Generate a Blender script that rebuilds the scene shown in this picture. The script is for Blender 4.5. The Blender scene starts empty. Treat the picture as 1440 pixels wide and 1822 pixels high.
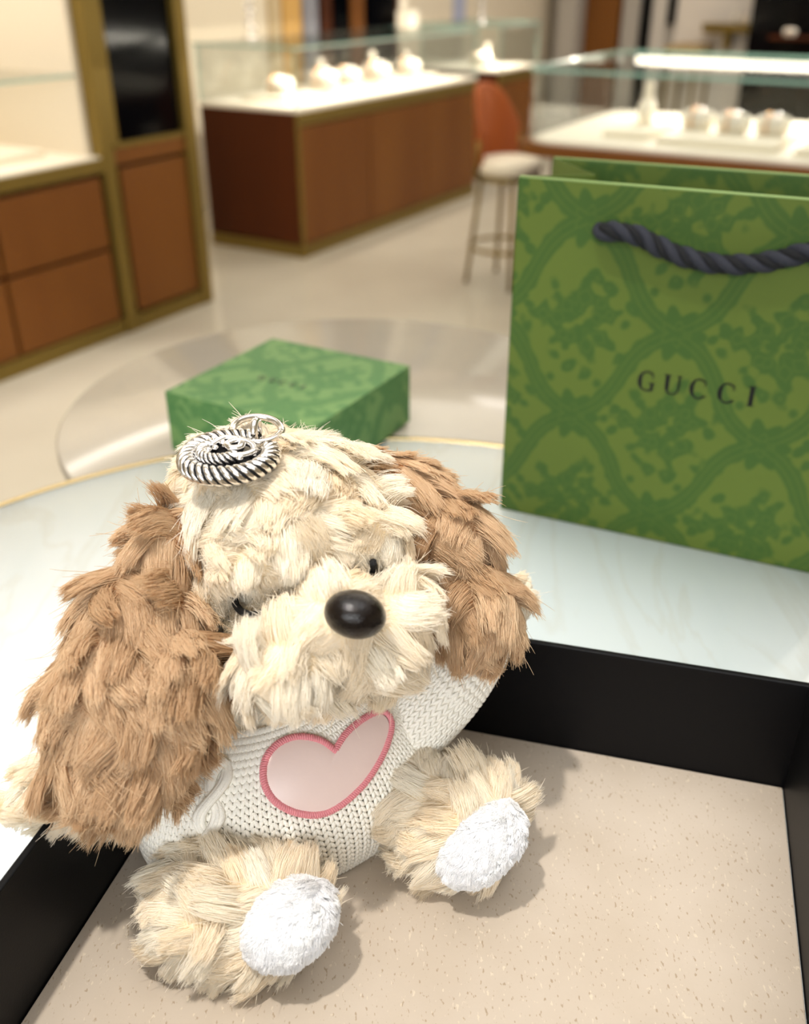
import bpy, bmesh, math, random
import numpy as np
from mathutils import Vector, Matrix

random.seed(4); rng = np.random.default_rng(7)
SC = bpy.context.scene
COL = SC.collection

# ------------------------------------------------------------------ camera, world, key lights, exposure
F_PX = 1700.0; PITCH = math.radians(29.5); CAM_H = 1.2; TZ = 0.80
cam_d = bpy.data.cameras.new('camera'); cam = bpy.data.objects.new('camera', cam_d); COL.objects.link(cam)
cam_d.sensor_fit = 'HORIZONTAL'; cam_d.sensor_width = 36.0; cam_d.lens = 36.0 * F_PX / 1440.0
cam_d.clip_start = 0.01; cam_d.clip_end = 60
cam_d.dof.use_dof = True; cam_d.dof.focus_distance = 0.445; cam_d.dof.aperture_fstop = 7.6
cam.location = (0, 0, CAM_H); cam.rotation_euler = (math.pi / 2 - PITCH, 0, 0)
SC.camera = cam
SC.view_settings.view_transform = 'Standard'; SC.view_settings.look = 'None'
SC.view_settings.gamma = 1.0; SC.view_settings.use_curve_mapping = False
SC.view_settings.exposure = 0.06
SC.cycles.max_bounces = 7; SC.cycles.diffuse_bounces = 5; SC.cycles.glossy_bounces = 3
SC.cycles.use_adaptive_sampling = True; SC.cycles.adaptive_threshold = 0.05; SC.cycles.adaptive_min_samples = 16
SC.cycles.transparent_max_bounces = 12; SC.cycles.transmission_bounces = 4
SC.cycles.caustics_reflective = False; SC.cycles.caustics_refractive = False
SC.cycles.sample_clamp_indirect = 6.0
w = bpy.data.worlds.new('world'); SC.world = w; w.use_nodes = True
w.node_tree.nodes['Background'].inputs[0].default_value = (1.0, 0.93, 0.85, 1); w.node_tree.nodes['Background'].inputs[1].default_value = 0.3

def light(name, kind, loc, energy, color=(1, 0.93, 0.84), size=0.1, target=None, size_y=None, spot=None, blend=.5):
    d = bpy.data.lights.new(name, kind); o = bpy.data.objects.new(name, d); COL.objects.link(o)
    d.energy = energy; d.color = color; o.location = loc
    if kind == 'AREA':
        d.size = size
        if size_y: d.shape = 'RECTANGLE'; d.size_y = size_y
        else: d.shape = 'DISK'
    else: d.shadow_soft_size = size
    if kind == 'SPOT': d.spot_size = math.radians(spot or 60); d.spot_blend = blend
    if target is not None:
        o.rotation_euler = (Vector(target) - Vector(loc)).to_track_quat('-Z', 'Y').to_euler()
    return o
CEIL = 2.7
light('key_downlight', 'SPOT', (-0.40, 0.02, CEIL - .06), 100, (1, 0.94, 0.86), 0.032, (-0.02, 0.40, .8), spot=30, blend=.9)
light('aisle_downlight', 'SPOT', (-0.75, 2.35, CEIL - .06), 110, (1, 0.94, 0.86), 0.05, (-0.85, 2.45, 0), spot=42, blend=.35)
light('front_fill', 'AREA', (-0.5, -2.2, 1.95), 60, (0.94, 0.975, 1.0), 2.6, (-0.1, 0.5, .9), size_y=1.3)  # cool fill added behind the camera for front light and nose glint; no window there
light('table_fill', 'AREA', (0.1, 0.55, CEIL - .0015), 25, (0.97, 0.98, 1.0), 2.4, (0.1, 0.55, 0), size_y=1.6)  # unseen soft light added to brighten the table, placed clear of its reflections
light('shop_ceiling_panel', 'AREA', (0.2, 4.4, CEIL - .0015), 80, (1, 0.93, 0.83), 4.2, (0.2, 4.4, 0), size_y=4.0)
light('far_ceiling_panel', 'AREA', (3.0, 7.0, CEIL - .0015), 60, (1, 0.92, 0.84), 3.0, (3.0, 7.0, 0), size_y=2.0)

CAM = np.array([0, 0, CAM_H])
RT = np.array([1.0, 0, 0]); UP = np.array([0, math.sin(PITCH), math.cos(PITCH)]); FW = np.array([0, math.cos(PITCH), -math.sin(PITCH)])
def ray(x, y): return RT * ((x - 720) / F_PX) + FW - UP * ((y - 911) / F_PX)
def at(x, y, d): return CAM + ray(x, y) * d          # a point of the place, d metres in front of the lens
def onz(x, y, z): r = ray(x, y); return CAM + r * ((z - CAM_H) / r[2])
def unit(v): v = np.asarray(v, float); return v / np.linalg.norm(v, axis=-1, keepdims=True)

# ------------------------------------------------------------------ helpers
def srgb(r, g, b):
    f = lambda c: (c / 255 / 12.92) if c / 255 <= .04045 else ((c / 255 + .055) / 1.055) ** 2.4
    return (f(r), f(g), f(b), 1)
def mat(name, col, rough=.5, metal=0, spec=.5, noise=None, bump=None, emit=None, emit_col=None, coat=0, scale_vec=None):
    m = bpy.data.materials.new(name); m.use_nodes = True; nt = m.node_tree; N = nt.nodes; L = nt.links
    b = N['Principled BSDF']; b.inputs['Base Color'].default_value = col; b.inputs['Roughness'].default_value = rough
    b.inputs['Metallic'].default_value = metal; b.inputs['Specular IOR Level'].default_value = spec
    if coat: b.inputs['Coat Weight'].default_value = coat; b.inputs['Coat Roughness'].default_value = .08
    if emit: b.inputs['Emission Strength'].default_value = emit; b.inputs['Emission Color'].default_value = emit_col or col
    tc = N.new('ShaderNodeTexCoord'); mp = N.new('ShaderNodeMapping'); L.new(tc.outputs['Object'], mp.inputs[0])
    if scale_vec: mp.inputs['Scale'].default_value = scale_vec
    if noise:                     # (scale, colour2, detail, contrast lo, hi)
        t = N.new('ShaderNodeTexNoise'); t.inputs['Scale'].default_value = noise[0]; t.inputs['Detail'].default_value = noise[2]
        L.new(mp.outputs[0], t.inputs['Vector'])
        r = N.new('ShaderNodeValToRGB'); r.color_ramp.elements[0].position = noise[3]; r.color_ramp.elements[1].position = noise[4]
        r.color_ramp.elements[0].color = noise[1]; r.color_ramp.elements[1].color = col
        L.new(t.outputs['Fac'], r.inputs[0]); L.new(r.outputs[0], b.inputs['Base Color'])
    if bump:                      # (scale, strength, distance)
        t = N.new('ShaderNodeTexNoise'); t.inputs['Scale'].default_value = bump[0]; t.inputs['Detail'].default_value = 4
        L.new(mp.outputs[0], t.inputs['Vector'])
        bp = N.new('ShaderNodeBump'); bp.inputs['Strength'].default_value = bump[1]; bp.inputs['Distance'].default_value = bump[2]
        L.new(t.outputs['Fac'], bp.inputs['Height']); L.new(bp.outputs[0], b.inputs['Normal'])
    return m
def glass_mat(name, tint, refl):
    m = bpy.data.materials.new(name); m.use_nodes = True; nt = m.node_tree; N = nt.nodes; L = nt.links
    N.remove(N['Principled BSDF']); tr = N.new('ShaderNodeBsdfTransparent'); tr.inputs[0].default_value = tint
    gl = N.new('ShaderNodeBsdfGlossy'); gl.inputs['Roughness'].default_value = .02
    fr = N.new('ShaderNodeFresnel'); fr.inputs[0].default_value = 1.5
    mul = N.new('ShaderNodeMath'); mul.operation = 'MULTIPLY'; mul.inputs[1].default_value = refl; L.new(fr.outputs[0], mul.inputs[0])
    mx = N.new('ShaderNodeMixShader'); L.new(mul.outputs[0], mx.inputs[0]); L.new(tr.outputs[0], mx.inputs[1]); L.new(gl.outputs[0], mx.inputs[2])
    L.new(mx.outputs[0], N['Material Output'].inputs[0]); return m

def tag(o, label=None, cat=None, group=None, kind=None):
    if label: o['label'] = label
    if cat: o['category'] = cat
    if group: o['group'] = group
    if kind: o['kind'] = kind
    return o
def empty(name, loc, label, cat, group=None):
    o = bpy.data.objects.new(name, None); COL.objects.link(o); o.location = loc; o.empty_display_size = .02
    bpy.context.view_layer.update(); return tag(o, label, cat, group)
def link(name, me, m, parent=None, smooth=False):
    o = bpy.data.objects.new(name, me); COL.objects.link(o)
    if m: me.materials.append(m)
    if smooth: me.polygons.foreach_set('use_smooth', [True] * len(me.polygons))
    if parent is not None:
        o.parent = parent; o.matrix_parent_inverse = Matrix.Translation(parent.location).inverted()   # parts keep world coordinates
    return o
def mesh_np(name, V, Fc, m, parent=None, smooth=True):
    me = bpy.data.meshes.new(name); V = np.asarray(V, np.float32); Fc = np.asarray(Fc, np.int32); n = Fc.shape[1]
    me.vertices.add(len(V)); me.vertices.foreach_set('co', V.ravel())
    me.loops.add(Fc.size); me.loops.foreach_set('vertex_index', Fc.ravel())
    me.polygons.add(len(Fc)); me.polygons.foreach_set('loop_start', np.arange(0, Fc.size, n, dtype=np.int32)); me.polygons.foreach_set('loop_total', np.full(len(Fc), n, np.int32))
    me.update(calc_edges=True); me.validate()
    return link(name, me, m, parent, smooth)
def mesh_bm(name, bm, m, parent=None, smooth=False):
    bmesh.ops.recalc_face_normals(bm, faces=bm.faces)
    me = bpy.data.meshes.new(name); bm.to_mesh(me); bm.free(); return link(name, me, m, parent, smooth)
def hexa(name, corners, m, parent=None, bevel=0, seg=2):
    bm = bmesh.new(); v = [bm.verts.new(c) for c in corners]
    for f in ((0, 1, 2, 3), (4, 7, 6, 5), (0, 4, 5, 1), (1, 5, 6, 2), (2, 6, 7, 3), (3, 7, 4, 0)): bm.faces.new([v[i] for i in f])
    if bevel: bmesh.ops.bevel(bm, geom=bm.edges[:], offset=bevel, segments=seg, affect='EDGES', profile=.5)
    return mesh_bm(name, bm, m, parent)
E1 = np.array([.5099, .8602, 0]); E2 = np.array([.8602, -.5099, 0]); EZ = np.array([0, 0, 1.0])
def room(p, q, z=0): return E1 * p + E2 * q + EZ * z
def rbox(name, p0, p1, q0, q1, z0, z1, m, parent=None, bevel=0):
    return hexa(name, [room(p, q, z) for z in (z0, z1) for p, q in ((p0, q0), (p1, q0), (p1, q1), (p0, q1))], m, parent, bevel)
def tube(name, pts, rad, m, parent=None, n=8, closed=False):
    pts = np.array(pts, float); K = len(pts); rad = np.broadcast_to(rad, (K,))
    if closed: tn = unit(np.roll(pts, -1, 0) - np.roll(pts, 1, 0))
    else: tn = unit(np.gradient(pts, axis=0))
    u = np.cross(tn[0], [0.13, .37, .92]); u = unit(u); us = []
    for k in range(K):
        u = unit(u - tn[k] * (u @ tn[k])); us.append(u)
    us = np.array(us); vs = np.cross(tn, us); a = np.arange(n) * 2 * math.pi / n
    V = (pts[:, None] + rad[:, None, None] * (np.cos(a)[None, :, None] * us[:, None] + np.sin(a)[None, :, None] * vs[:, None])).reshape(-1, 3)
    Fc = []
    for k in range(K if closed else K - 1):
        for j in range(n):
            k2 = (k + 1) % K; Fc.append((k * n + j, k * n + (j + 1) % n, k2 * n + (j + 1) % n, k2 * n + j))
    if not closed:                # pinch the ends shut with degenerate-free fans
        V = np.vstack([V, pts[0], pts[-1]]); c0, c1 = K * n, K * n + 1
        for j in range(n): Fc += [(c0, (j + 1) % n, j, j), (c1, (K - 1) * n + j, (K - 1) * n + (j + 1) % n, (K - 1) * n + (j + 1) % n)]
        bm = bmesh.new(); vv = [bm.verts.new(p) for p in V]
        for f in Fc: bm.faces.new([vv[i] for i in dict.fromkeys(f)])
        return mesh_bm(name, bm, m, parent, True)
    return mesh_np(name, V, Fc, m, parent)
def lathe(name, prof, origin, m, parent=None, n=24, sx=1, sy=1, rot=0):
    V = []; Fc = []
    for r, z in prof:
        for j in range(n):
            a = 2 * math.pi * j / n; x, y = r * math.cos(a) * sx, r * math.sin(a) * sy
            V.append((origin[0] + x * math.cos(rot) - y * math.sin(rot), origin[1] + x * math.sin(rot) + y * math.cos(rot), origin[2] + z))
    bm = bmesh.new(); vv = [bm.verts.new(v) for v in V]
    for k in range(len(prof) - 1):
        for j in range(n): bm.faces.new([vv[k * n + j], vv[k * n + (j + 1) % n], vv[(k + 1) * n + (j + 1) % n], vv[(k + 1) * n + j]])
    bm.faces.new(vv[:n][::-1]); bm.faces.new(vv[-n:])
    return mesh_bm(name, bm, m, parent, True)
def catmull(P, n):
    P = np.array(P, float); P = np.vstack([2 * P[0] - P[1], P, 2 * P[-1] - P[-2]]); out = []
    for i in range(1, len(P) - 2):
        for k in range(n):
            t = k / n; p0, p1, p2, p3 = P[i - 1:i + 3]
            out.append(.5 * (2 * p1 + (p2 - p0) * t + (2 * p0 - 5 * p1 + 4 * p2 - p3) * t * t + (3 * p1 - p0 - 3 * p2 + p3) * t ** 3))
    out.append(P[-2]); return np.array(out)

# ------------------------------------------------------------------ materials
M = {}
M['floor'] = mat('polished_floor_stone', srgb(208, 201, 184), .16, noise=(1.3, srgb(188, 180, 163), 5, .3, .75), spec=.5)
M['wall'] = mat('cream_wall', srgb(226, 214, 192), .7)
M['greywall'] = mat('grey_wall', srgb(176, 170, 162), .6)
M['ceil'] = mat('ceiling_paint', srgb(238, 236, 232), .8)
M['wood'] = mat('walnut_veneer', srgb(122, 76, 30), .48, spec=.2, noise=(3.0, srgb(108, 63, 23), 6, .3, .7), scale_vec=(1, 1, .18))
M['darkwood'] = mat('dark_walnut_veneer', srgb(82, 38, 12), .5, spec=.15, noise=(3.0, srgb(66, 30, 10), 6, .3, .7), scale_vec=(1, 1, .18))
M['brass'] = mat('brushed_brass', srgb(132, 110, 50), .42, metal=.6)
M['gold'] = mat('polished_gold_trim', srgb(206, 186, 138), .2, metal=1)
M['white'] = mat('white_display_leather', srgb(250, 242, 226), .6)
M['cream'] = mat('cream_upholstery', srgb(232, 222, 200), .7)
M['niche'] = mat('cream_display_lining', srgb(232, 220, 200), .7)
M['tan'] = mat('tan_leather', srgb(152, 78, 34), .55, spec=.2)
M['black'] = mat('black_panel', srgb(5, 6, 9), .1, spec=.18)
M['glass'] = glass_mat('clear_glass', (.975, .99, .985, 1), .35)
M['gedge'] = mat('green_glass_edge', srgb(150, 190, 178), .15, spec=.8)
M['led'] = mat('warm_led_strip', (1, .88, .66, 1), .5, emit=4.0, emit_col=(1, .9, .74, 1))
M['led_dim'] = mat('dim_led_strip', (1, .9, .72, 1), .5, emit=1.1, emit_col=(1, .88, .68, 1))
M['led_soft'] = mat('lamp_lens', (1, .95, .85, 1), .5, emit=14, emit_col=(1, .93, .82, 1))
M['silver'] = mat('jewellery_silver', (.9, .88, .86, 1), .12, metal=1)
M['rosegold'] = mat('jewellery_gold', srgb(226, 178, 130), .2, metal=1)
M['traywall'] = mat('black_tray_lining', srgb(6, 6, 8), .45, spec=.16, bump=(900, .06, .001))
M['paper_edge'] = mat('paper_edge', srgb(150, 176, 110), .7)

# ------------------------------------------------------------------ the room
def struct(o): o['kind'] = 'structure'; return o
P0, P1, Q0, Q1 = -3.2, 9.3, -3.90, 4.2
struct(rbox('floor', P0, P1, Q0, Q1, -.06, 0, M['floor']))
struct(rbox('ceiling', P0, P1, Q0, Q1, CEIL, CEIL + .06, M['ceil']))
struct(rbox('wall_left', P0, P1, Q0 - .08, Q0, 0, CEIL, M['wall']))
struct(rbox('wall_back', P1, P1 + .08, Q0, Q1, 0, CEIL, M['greywall']))
struct(rbox('wall_right', P0, P1, Q1, Q1 + .08, 0, CEIL, M['wall']))
struct(rbox('wall_front', P0 - .08, P0, Q0, Q1, 0, CEIL, M['wall']))

# ------------------------------------------------------------------ shop furniture (p runs along the counters, q across the shop)
def copy_tree(o, off, label=None, group=None):
    """copy a thing and its parts, moved by off"""
    c = o.copy(); COL.objects.link(c); c.location = Vector(o.location) + Vector(off)
    if label: c['label'] = label
    if group: c['group'] = group
    for ch in o.children:
        k = ch.copy(); COL.objects.link(k); k.parent = c
        for g in ch.children:
            h = g.copy(); COL.objects.link(h); h.parent = k
    return c
# left cabinet with lit niche
CA = empty('display_cabinet', tuple(room(1.7, -3.0)), 'low walnut drawer cabinet with a lit cream niche and glass shelf at left', 'cabinet')
rbox('carcass', .55, 2.47, -3.42, -2.715, .05, .60, M['darkwood'], CA)
rbox('plinth', .55, 2.5, -3.40, -2.695, .0, .055, M['brass'], CA)
for i_, (pa, pb) in enumerate(((.60, 1.25), (1.27, 1.985), (2.0, 2.455))):
    for za, zb in ((.062, .318), (.332, .572)):
        rbox('drawer_front', pa, pb, -2.72, -2.694, za, zb, M['wood'], CA, .003)
rbox('top_band', .55, 2.5, -2.74, -2.688, .588, .632, M['brass'], CA, .002)
rbox('niche_floor', .55, 2.475, -3.42, -2.70, .605, .638, M['white'], CA)
rbox('niche_back', .55, 2.475, -3.44, -3.42, .60, 1.9, M['niche'], CA)
rbox('niche_side', 2.455, 2.475, -3.42, -2.74, .63, 1.9, M['niche'], CA)
rbox('niche_top', .55, 2.475, -3.42, -2.70, 1.88, 1.92, M['niche'], CA)
rbox('post', 2.475, 2.53, -2.76, -2.685, .0, 1.95, M['brass'], CA, .003)
rbox('glass_shelf', .56, 2.45, -3.40, -2.74, .893, .901, M['glass'], CA)
rbox('shelf_edge', .56, 2.45, -2.7405, -2.7365, .8925, .9015, M['gedge'], CA)
rbox('light_strip', .6, 2.4, -2.80, -2.77, 1.865, 1.878, M['led'], CA)
rbox('divider', 2.02, 2.03, -3.42, -3.405, .64, .88, M['brass'], CA)
light('niche_lamp', 'AREA', tuple(room(1.7, -3.0, 1.84)), 11, (1, .93, .83), 1.4, tuple(room(1.7, -3.05, .6)), size_y=.3).rotation_euler.z = math.radians(59.3)
# things in the niche
def slab(name, p0, p1, q0, q1, z0, z1, m, label, cat, group=None, rim=True):
    e = empty(name, tuple(room((p0 + p1) / 2, (q0 + q1) / 2, z0)), label, cat, group)
    rbox('base', p0, p1, q0, q1, z0, z1 - .006, M['cream'], e, .002); rbox('pad', p0 + .006, p1 - .006, q0 + .006, q1 - .006, z1 - .007, z1, m, e, .003)
    return e
slab('display_plinth', 2.0, 2.38, -3.12, -2.86, .638, .662, M['white'], 'low white display plinth on the niche floor of the left cabinet', 'plinth')
def bust(p, q, z, s, label, group=None, m='white', name='necklace_bust'):
    """jewellery display bust: foot, sloping chest, neck"""
    o = room(p, q, z); e = empty(name, tuple(o), label, 'bust', group)
    lathe('foot', [(.055 * s, 0), (.055 * s, .008 * s), (.05 * s, .012 * s)], o, M[m], e, 20)
    lathe('chest', [(.048 * s, .012 * s), (.075 * s, .05 * s), (.078 * s, .085 * s), (.055 * s, .115 * s), (.03 * s, .135 * s)], o, M[m], e, 24, 1, .55, math.radians(59.3))
    lathe('neck', [(.03 * s, .134 * s), (.024 * s, .155 * s), (.024 * s, .19 * s), (.028 * s, .20 * s), (.02 * s, .204 * s)], o, M[m], e, 18)
    n = 26; tube('necklace', [o + np.array([0, 0, .118 * s - .045 * s * (1 - math.cos(2 * math.pi * k / n)) / 2]) + E2 * (.036 * s * math.cos(2 * math.pi * k / n) * -1 + .004 * s) + E1 * .05 * s * math.sin(2 * math.pi * k / n) for k in range(n)], .0026 * s, M['rosegold'], e, 6, True)
    return e
def roll(p, q, z, s, label, group=None):
    """bracelet cushion: a padded roll with a bangle round it"""
    s *= 1.25; o = room(p, q, z); e = empty('bracelet_cushion', tuple(o), label, 'cushion', group)
    pts = [o + E2 * t * .05 * s + EZ * .03 * s for t in np.linspace(-1, 1, 13)]; rr = [.026 * s * (1 - .55 * abs(t) ** 6) for t in np.linspace(-1, 1, 13)]
    tube('pad', pts, np.array(rr), M['white'], e, 18); rbox('foot', p - .02 * s, p + .02 * s, q - .04 * s, q + .04 * s, z, z + .008 * s, M['cream'], e, .002)
    for k, dq in enumerate((-.014, .012)):
        a_ = np.linspace(0, 2 * math.pi, 26, endpoint=False); tube('bangle', [o + EZ * .03 * s + E2 * dq * s + (E1 * math.cos(t) + EZ * math.sin(t)) * .029 * s for t in a_], .0042 * s, M['silver' if k else 'rosegold'], e, 8, True)
    return e
bust(2.21, -2.98, .662, .62, 'small white necklace bust on the plinth in the left niche')
# tall cabinet with black glass
CB = empty('tall_cabinet', tuple(room(2.73, -3.0)), 'tall narrow walnut cabinet with a black glass upper panel and brass frame', 'cabinet')
rbox('carcass', 2.535, 2.93, -3.42, -2.73, .05, 1.95, M['darkwood'], CB)
rbox('plinth', 2.535, 2.965, -3.42, -2.69, 0, .055, M['brass'], CB)
rbox('door', 2.56, 2.90, -2.735, -2.70, .065, .585, M['wood'], CB, .003)
rbox('rail', 2.535, 2.93, -2.735, -2.698, .60, .655, M['wood'], CB, .002)
rbox('glass_panel', 2.565, 2.905, -2.735, -2.712, .672, 1.93, M['black'], CB)
rbox('sill', 2.545, 2.93, -2.73, -2.694, .655, .672, M['brass'], CB)
rbox('post', 2.905, 2.965, -2.76, -2.685, 0, 1.95, M['brass'], CB, .003)
rbox('frame_strip', 2.535, 2.565, -2.735, -2.692, .672, 1.95, M['brass'], CB)
rbox('side_panel', 2.93, 2.96, -3.42, -2.765, 0, 1.95, M['wall'], CB)

# glass counters
def counter(name, p0, p1, q0, q1, label, zt=.628, zg=.915, seams=(), inner_light=6, corner=True):
    e = empty(name, tuple(room((p0 + p1) / 2, (q0 + q1) / 2)), label, 'counter')
    rbox('carcass', p0 + .02, p1 - .01, q0 + .01, q1 - .02, .05, zt, M['darkwood'], e)
    rbox('plinth', p0 + .005, p1 - .005, q0 + .005, q1 - .004, 0, .058, M['brass'], e)
    edges = [p0 + .012] + list(seams) + [p1 - .012]
    for a_, b_ in zip(edges[:-1], edges[1:]): rbox('front_panel', a_ + .003, b_ - .003, q1 - .022, q1 - .001, .064, zt - .042, M['wood'], e, .002)
    rbox('end_panel', p0 + .001, p0 + .024, q0 + .01, q1 - .012, .064, zt + .018, M['darkwood'], e, .002)
    rbox('front_band', p0 + .012, p1 - .012, q1 - .03, q1, zt - .036, zt + .018, M['brass'], e, .002)
    rbox('corner_trim', p0 - .001, p0 + .013, q1 - .013, q1 + .001, 0, zt + .02, M['brass'], e)
    rbox('display_floor', p0 + .006, p1 - .006, q0 + .006, q1 - .006, zt + .018, zt + .036, M['white'], e, .003)
    za = zt + .036; g = .008
    rbox('glass_pane', p0 + .01, p1 - .01, q1 - .01 - g, q1 - .01, za, zg - g, M['glass'], e)
    rbox('glass_pane', p0 + .01, p0 + .01 + g, q0 + .01, q1 - .012 - g, za, zg - g, M['glass'], e)
    rbox('glass_pane', p1 - .01 - g, p1 - .01, q0 + .01, q1 - .012 - g, za, zg - g, M['glass'], e)
    rbox('glass_pane', p0 + .01, p1 - .01, q0 + .002, q0 + .01, za, zg - g, M['glass'], e)
    rbox('glass_top', p0 + .006, p1 - .006, q0, q1 - .006, zg - g, zg, M['glass'], e)
    for (pa, pb, qa, qb) in ((p0 + .004, p1 - .004, q1 - .007, q1 - .004), (p0 + .003, p0 + .006, q0, q1 - .006), (p1 - .006, p1 - .003, q0, q1 - .006)): rbox('pane_edge', pa, pb, qa, qb, zg - g - .001, zg + .001, M['gedge'], e)
    for (pa, qa) in ((p0 + .008, q1 - .013), (p1 - .012, q1 - .013), (p0 + .008, q0 + .006)): rbox('pane_edge', pa, pa + .005, qa, qa + .005, za, zg - g, M['gedge'], e)
    rbox('light_strip', p0 + .05, p1 - .05, q1 - .034, q1 - .022, zg - g - .006, zg - g - .001, M['led_dim'], e)
    if inner_light:
        o = light(name + '_lamp', 'AREA', tuple(room((p0 + p1) / 2, q1 - .06, zg - .03)), inner_light, (1, .9, .74), (p1 - p0) * .9, tuple(room((p0 + p1) / 2, (q0 + q1) / 2 - .02, zt)), size_y=.02)
        d = Vector(tuple(room((p0 + p1) / 2, (q0 + q1) / 2 - .02, zt))) - o.location; xa = Vector(tuple(E1)); za_ = -d.normalized(); ya = za_.cross(xa).normalized(); xa = ya.cross(za_).normalized()
        o.rotation_euler = Matrix((xa, ya, za_)).transposed().to_euler()
    return e
counter('glass_counter', 3.70, 5.49, -3.33, -2.75, 'long walnut counter with a lit glass showcase in the middle of the shop', seams=(4.3, 4.9), inner_light=13)
counter('glass_counter', 5.93, 6.52, -3.40, -2.82, 'short walnut glass counter set past the long one behind the stool', inner_light=5)
# jewellery in the long counter
ZC = .664
jt = 'white jewellery tray in the long counter, '
for (p0_, p1_, q0_, q1_, w_) in ((3.86, 4.16, -3.2, -2.92, 'nearest its glass end'), (4.24, 4.62, -3.22, -2.95, 'second from its glass end'), (4.72, 5.02, -3.22, -2.95, 'third from its glass end'), (5.1, 5.36, -3.22, -2.95, 'farthest from its glass end')):
    slab('jewellery_tray', p0_, p1_, q0_, q1_, ZC, ZC + .022, M['white'], jt + w_, 'tray', 'trays in the long counter')
ZT = ZC + .022
roll(3.98, -3.06, ZT, 1.1, 'bracelet cushion with bangles on the counter tray nearest the glass end', 'cushions in the long counter')
roll(4.13, -3.14, ZT, .9, 'small bracelet cushion at the far corner of the nearest counter tray', 'cushions in the long counter')
roll(4.30, -3.02, ZT, 1.3, 'large bracelet cushion at the near end of the second counter tray', 'cushions in the long counter')
bust(4.42, -3.12, ZT, .62, 'small necklace bust on the second counter tray', 'busts in the long counter')
roll(4.53, -3.03, ZT, 1.2, 'bracelet cushion at the far end of the second counter tray', 'cushions in the long counter')
roll(4.80, -3.02, ZT, 1.3, 'bracelet cushion at the near end of the third counter tray', 'cushions in the long counter')
bust(4.93, -3.13, ZT, .66, 'small necklace bust on the third counter tray', 'busts in the long counter')
roll(5.17, -3.04, ZT, 1.2, 'bracelet cushion at the near end of the last counter tray', 'cushions in the long counter')
bust(5.29, -3.12, ZT, .55, 'tiny necklace bust on the last counter tray', 'busts in the long counter')
roll(6.1, -3.05, ZC, 1.2, 'bracelet cushion inside the short counter past the stool')
bust(6.3, -3.1, ZC, .6, 'tiny necklace bust inside the short counter past the stool')
# things standing on the glass top
ZG = .9165
o_ = room(5.30, -3.12, ZG); e = empty('display_card', tuple(o_), 'white display box standing on the glass top of the long counter', 'display box')
rbox('box', 5.24, 5.36, -3.16, -3.08, ZG, ZG + .09, M['white'], e, .006); rbox('backboard', 5.27, 5.33, -3.155, -3.145, ZG + .09, ZG + .15, M['white'], e, .002)
bust(5.43 - .0, -3.22, ZG, .6, 'dark brown wooden bust on the far end of the long counter', m='darkwood', name='wooden_bust')
def sparkle(p, q, z, s, label, group):
    o = room(p, q, z); e = empty('crystal_stand', tuple(o), label, 'jewellery stand', group)
    lathe('stem', [(.03 * s, 0), (.03 * s, .008 * s), (.006 * s, .016 * s), (.006 * s, .16 * s), (.012 * s, .17 * s)], o, M['silver'], e, 14)
    for k in range(7): lathe('crystal', [(.0005, -.014 * s), (.012 * s, -.004 * s), (.012 * s, .005 * s), (.0005, .012 * s)], o + np.array([.012 * s * math.cos(k * 2.4), .012 * s * math.sin(k * 2.4), (.04 + .02 * k) * s]), M['silver'], e, 6)
    return e
sparkle(4.02, -3.24, ZG, 1.2, 'glittering silver crystal stand on the near end of the long counter', 'crystal stands on the counters')
sparkle(6.0, -3.0, ZG, 1.0, 'glittering silver crystal stand on the short counter', 'crystal stands on the counters')

# bar stool
ST = room(0, 0); sc_ = np.array([.435, 4.20, 0]); STO = empty('bar_stool', tuple(sc_), 'bar stool with rust leather back and cream seat by the counters', 'stool')
sf = unit(np.array([.75, -.62, 0])); sl = np.array([-sf[1], sf[0], 0])
lathe('seat', [(.02, .455), (.118, .458), (.138, .475), (.142, .498), (.132, .518), (.09, .527), (.001, .529)], sc_, M['cream'], STO, 32)
lathe('seat_ring', [(.125, .44), (.135, .443), (.135, .458), (.12, .459)], sc_, M['brass'], STO, 32)
V = []; Fc = []; nu, nv = 25, 13
for side in (0, 1):
    for j in range(nv):
        t = j / (nv - 1)
        for i in range(nu):
            u = (i / (nu - 1) - .5) * 2; hgt = .49 + t * (.315 * (1 - .55 * abs(u) ** 2.6)); a_ = u * 1.25; r_ = .142 + .012 * t - side * .02
            V.append(sc_ - sf * r_ * math.cos(a_) + sl * r_ * math.sin(a_) + EZ * hgt)
n0 = nu * nv
for s_ in (0, 1):
    for j in range(nv - 1):
        for i in range(nu - 1):
            q_ = [s_ * n0 + j * nu + i, s_ * n0 + j * nu + i + 1, s_ * n0 + (j + 1) * nu + i + 1, s_ * n0 + (j + 1) * nu + i]; Fc.append(q_ if s_ else q_[::-1])
ring_ = [i for i in range(nu)] + [j * nu + nu - 1 for j in range(1, nv)] + [(nv - 1) * nu + i for i in range(nu - 2, -1, -1)] + [j * nu for j in range(nv - 2, 0, -1)]
for k in range(len(ring_)): a_, b_ = ring_[k], ring_[(k + 1) % len(ring_)]; Fc.append((a_, b_, n0 + b_, n0 + a_))
mesh_np('backrest', V, Fc, M['tan'], STO)
for s1, s2 in ((1, 1), (1, -1), (-1, 1), (-1, -1)):
    d_ = sf * s1 * .7 + sl * s2 * .7; tube('leg', [sc_ + d_ * .112 + EZ * .45, sc_ + d_ * .165 + EZ * .003], .0095, M['brass'], STO, 10)
for s2 in (1, -1): tube('back_post', [sc_ - sf * .07 + sl * s2 * .128 + EZ * .45, sc_ - sf * .05 + sl * s2 * .15 + EZ * .60], .008, M['brass'], STO, 8)
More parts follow.
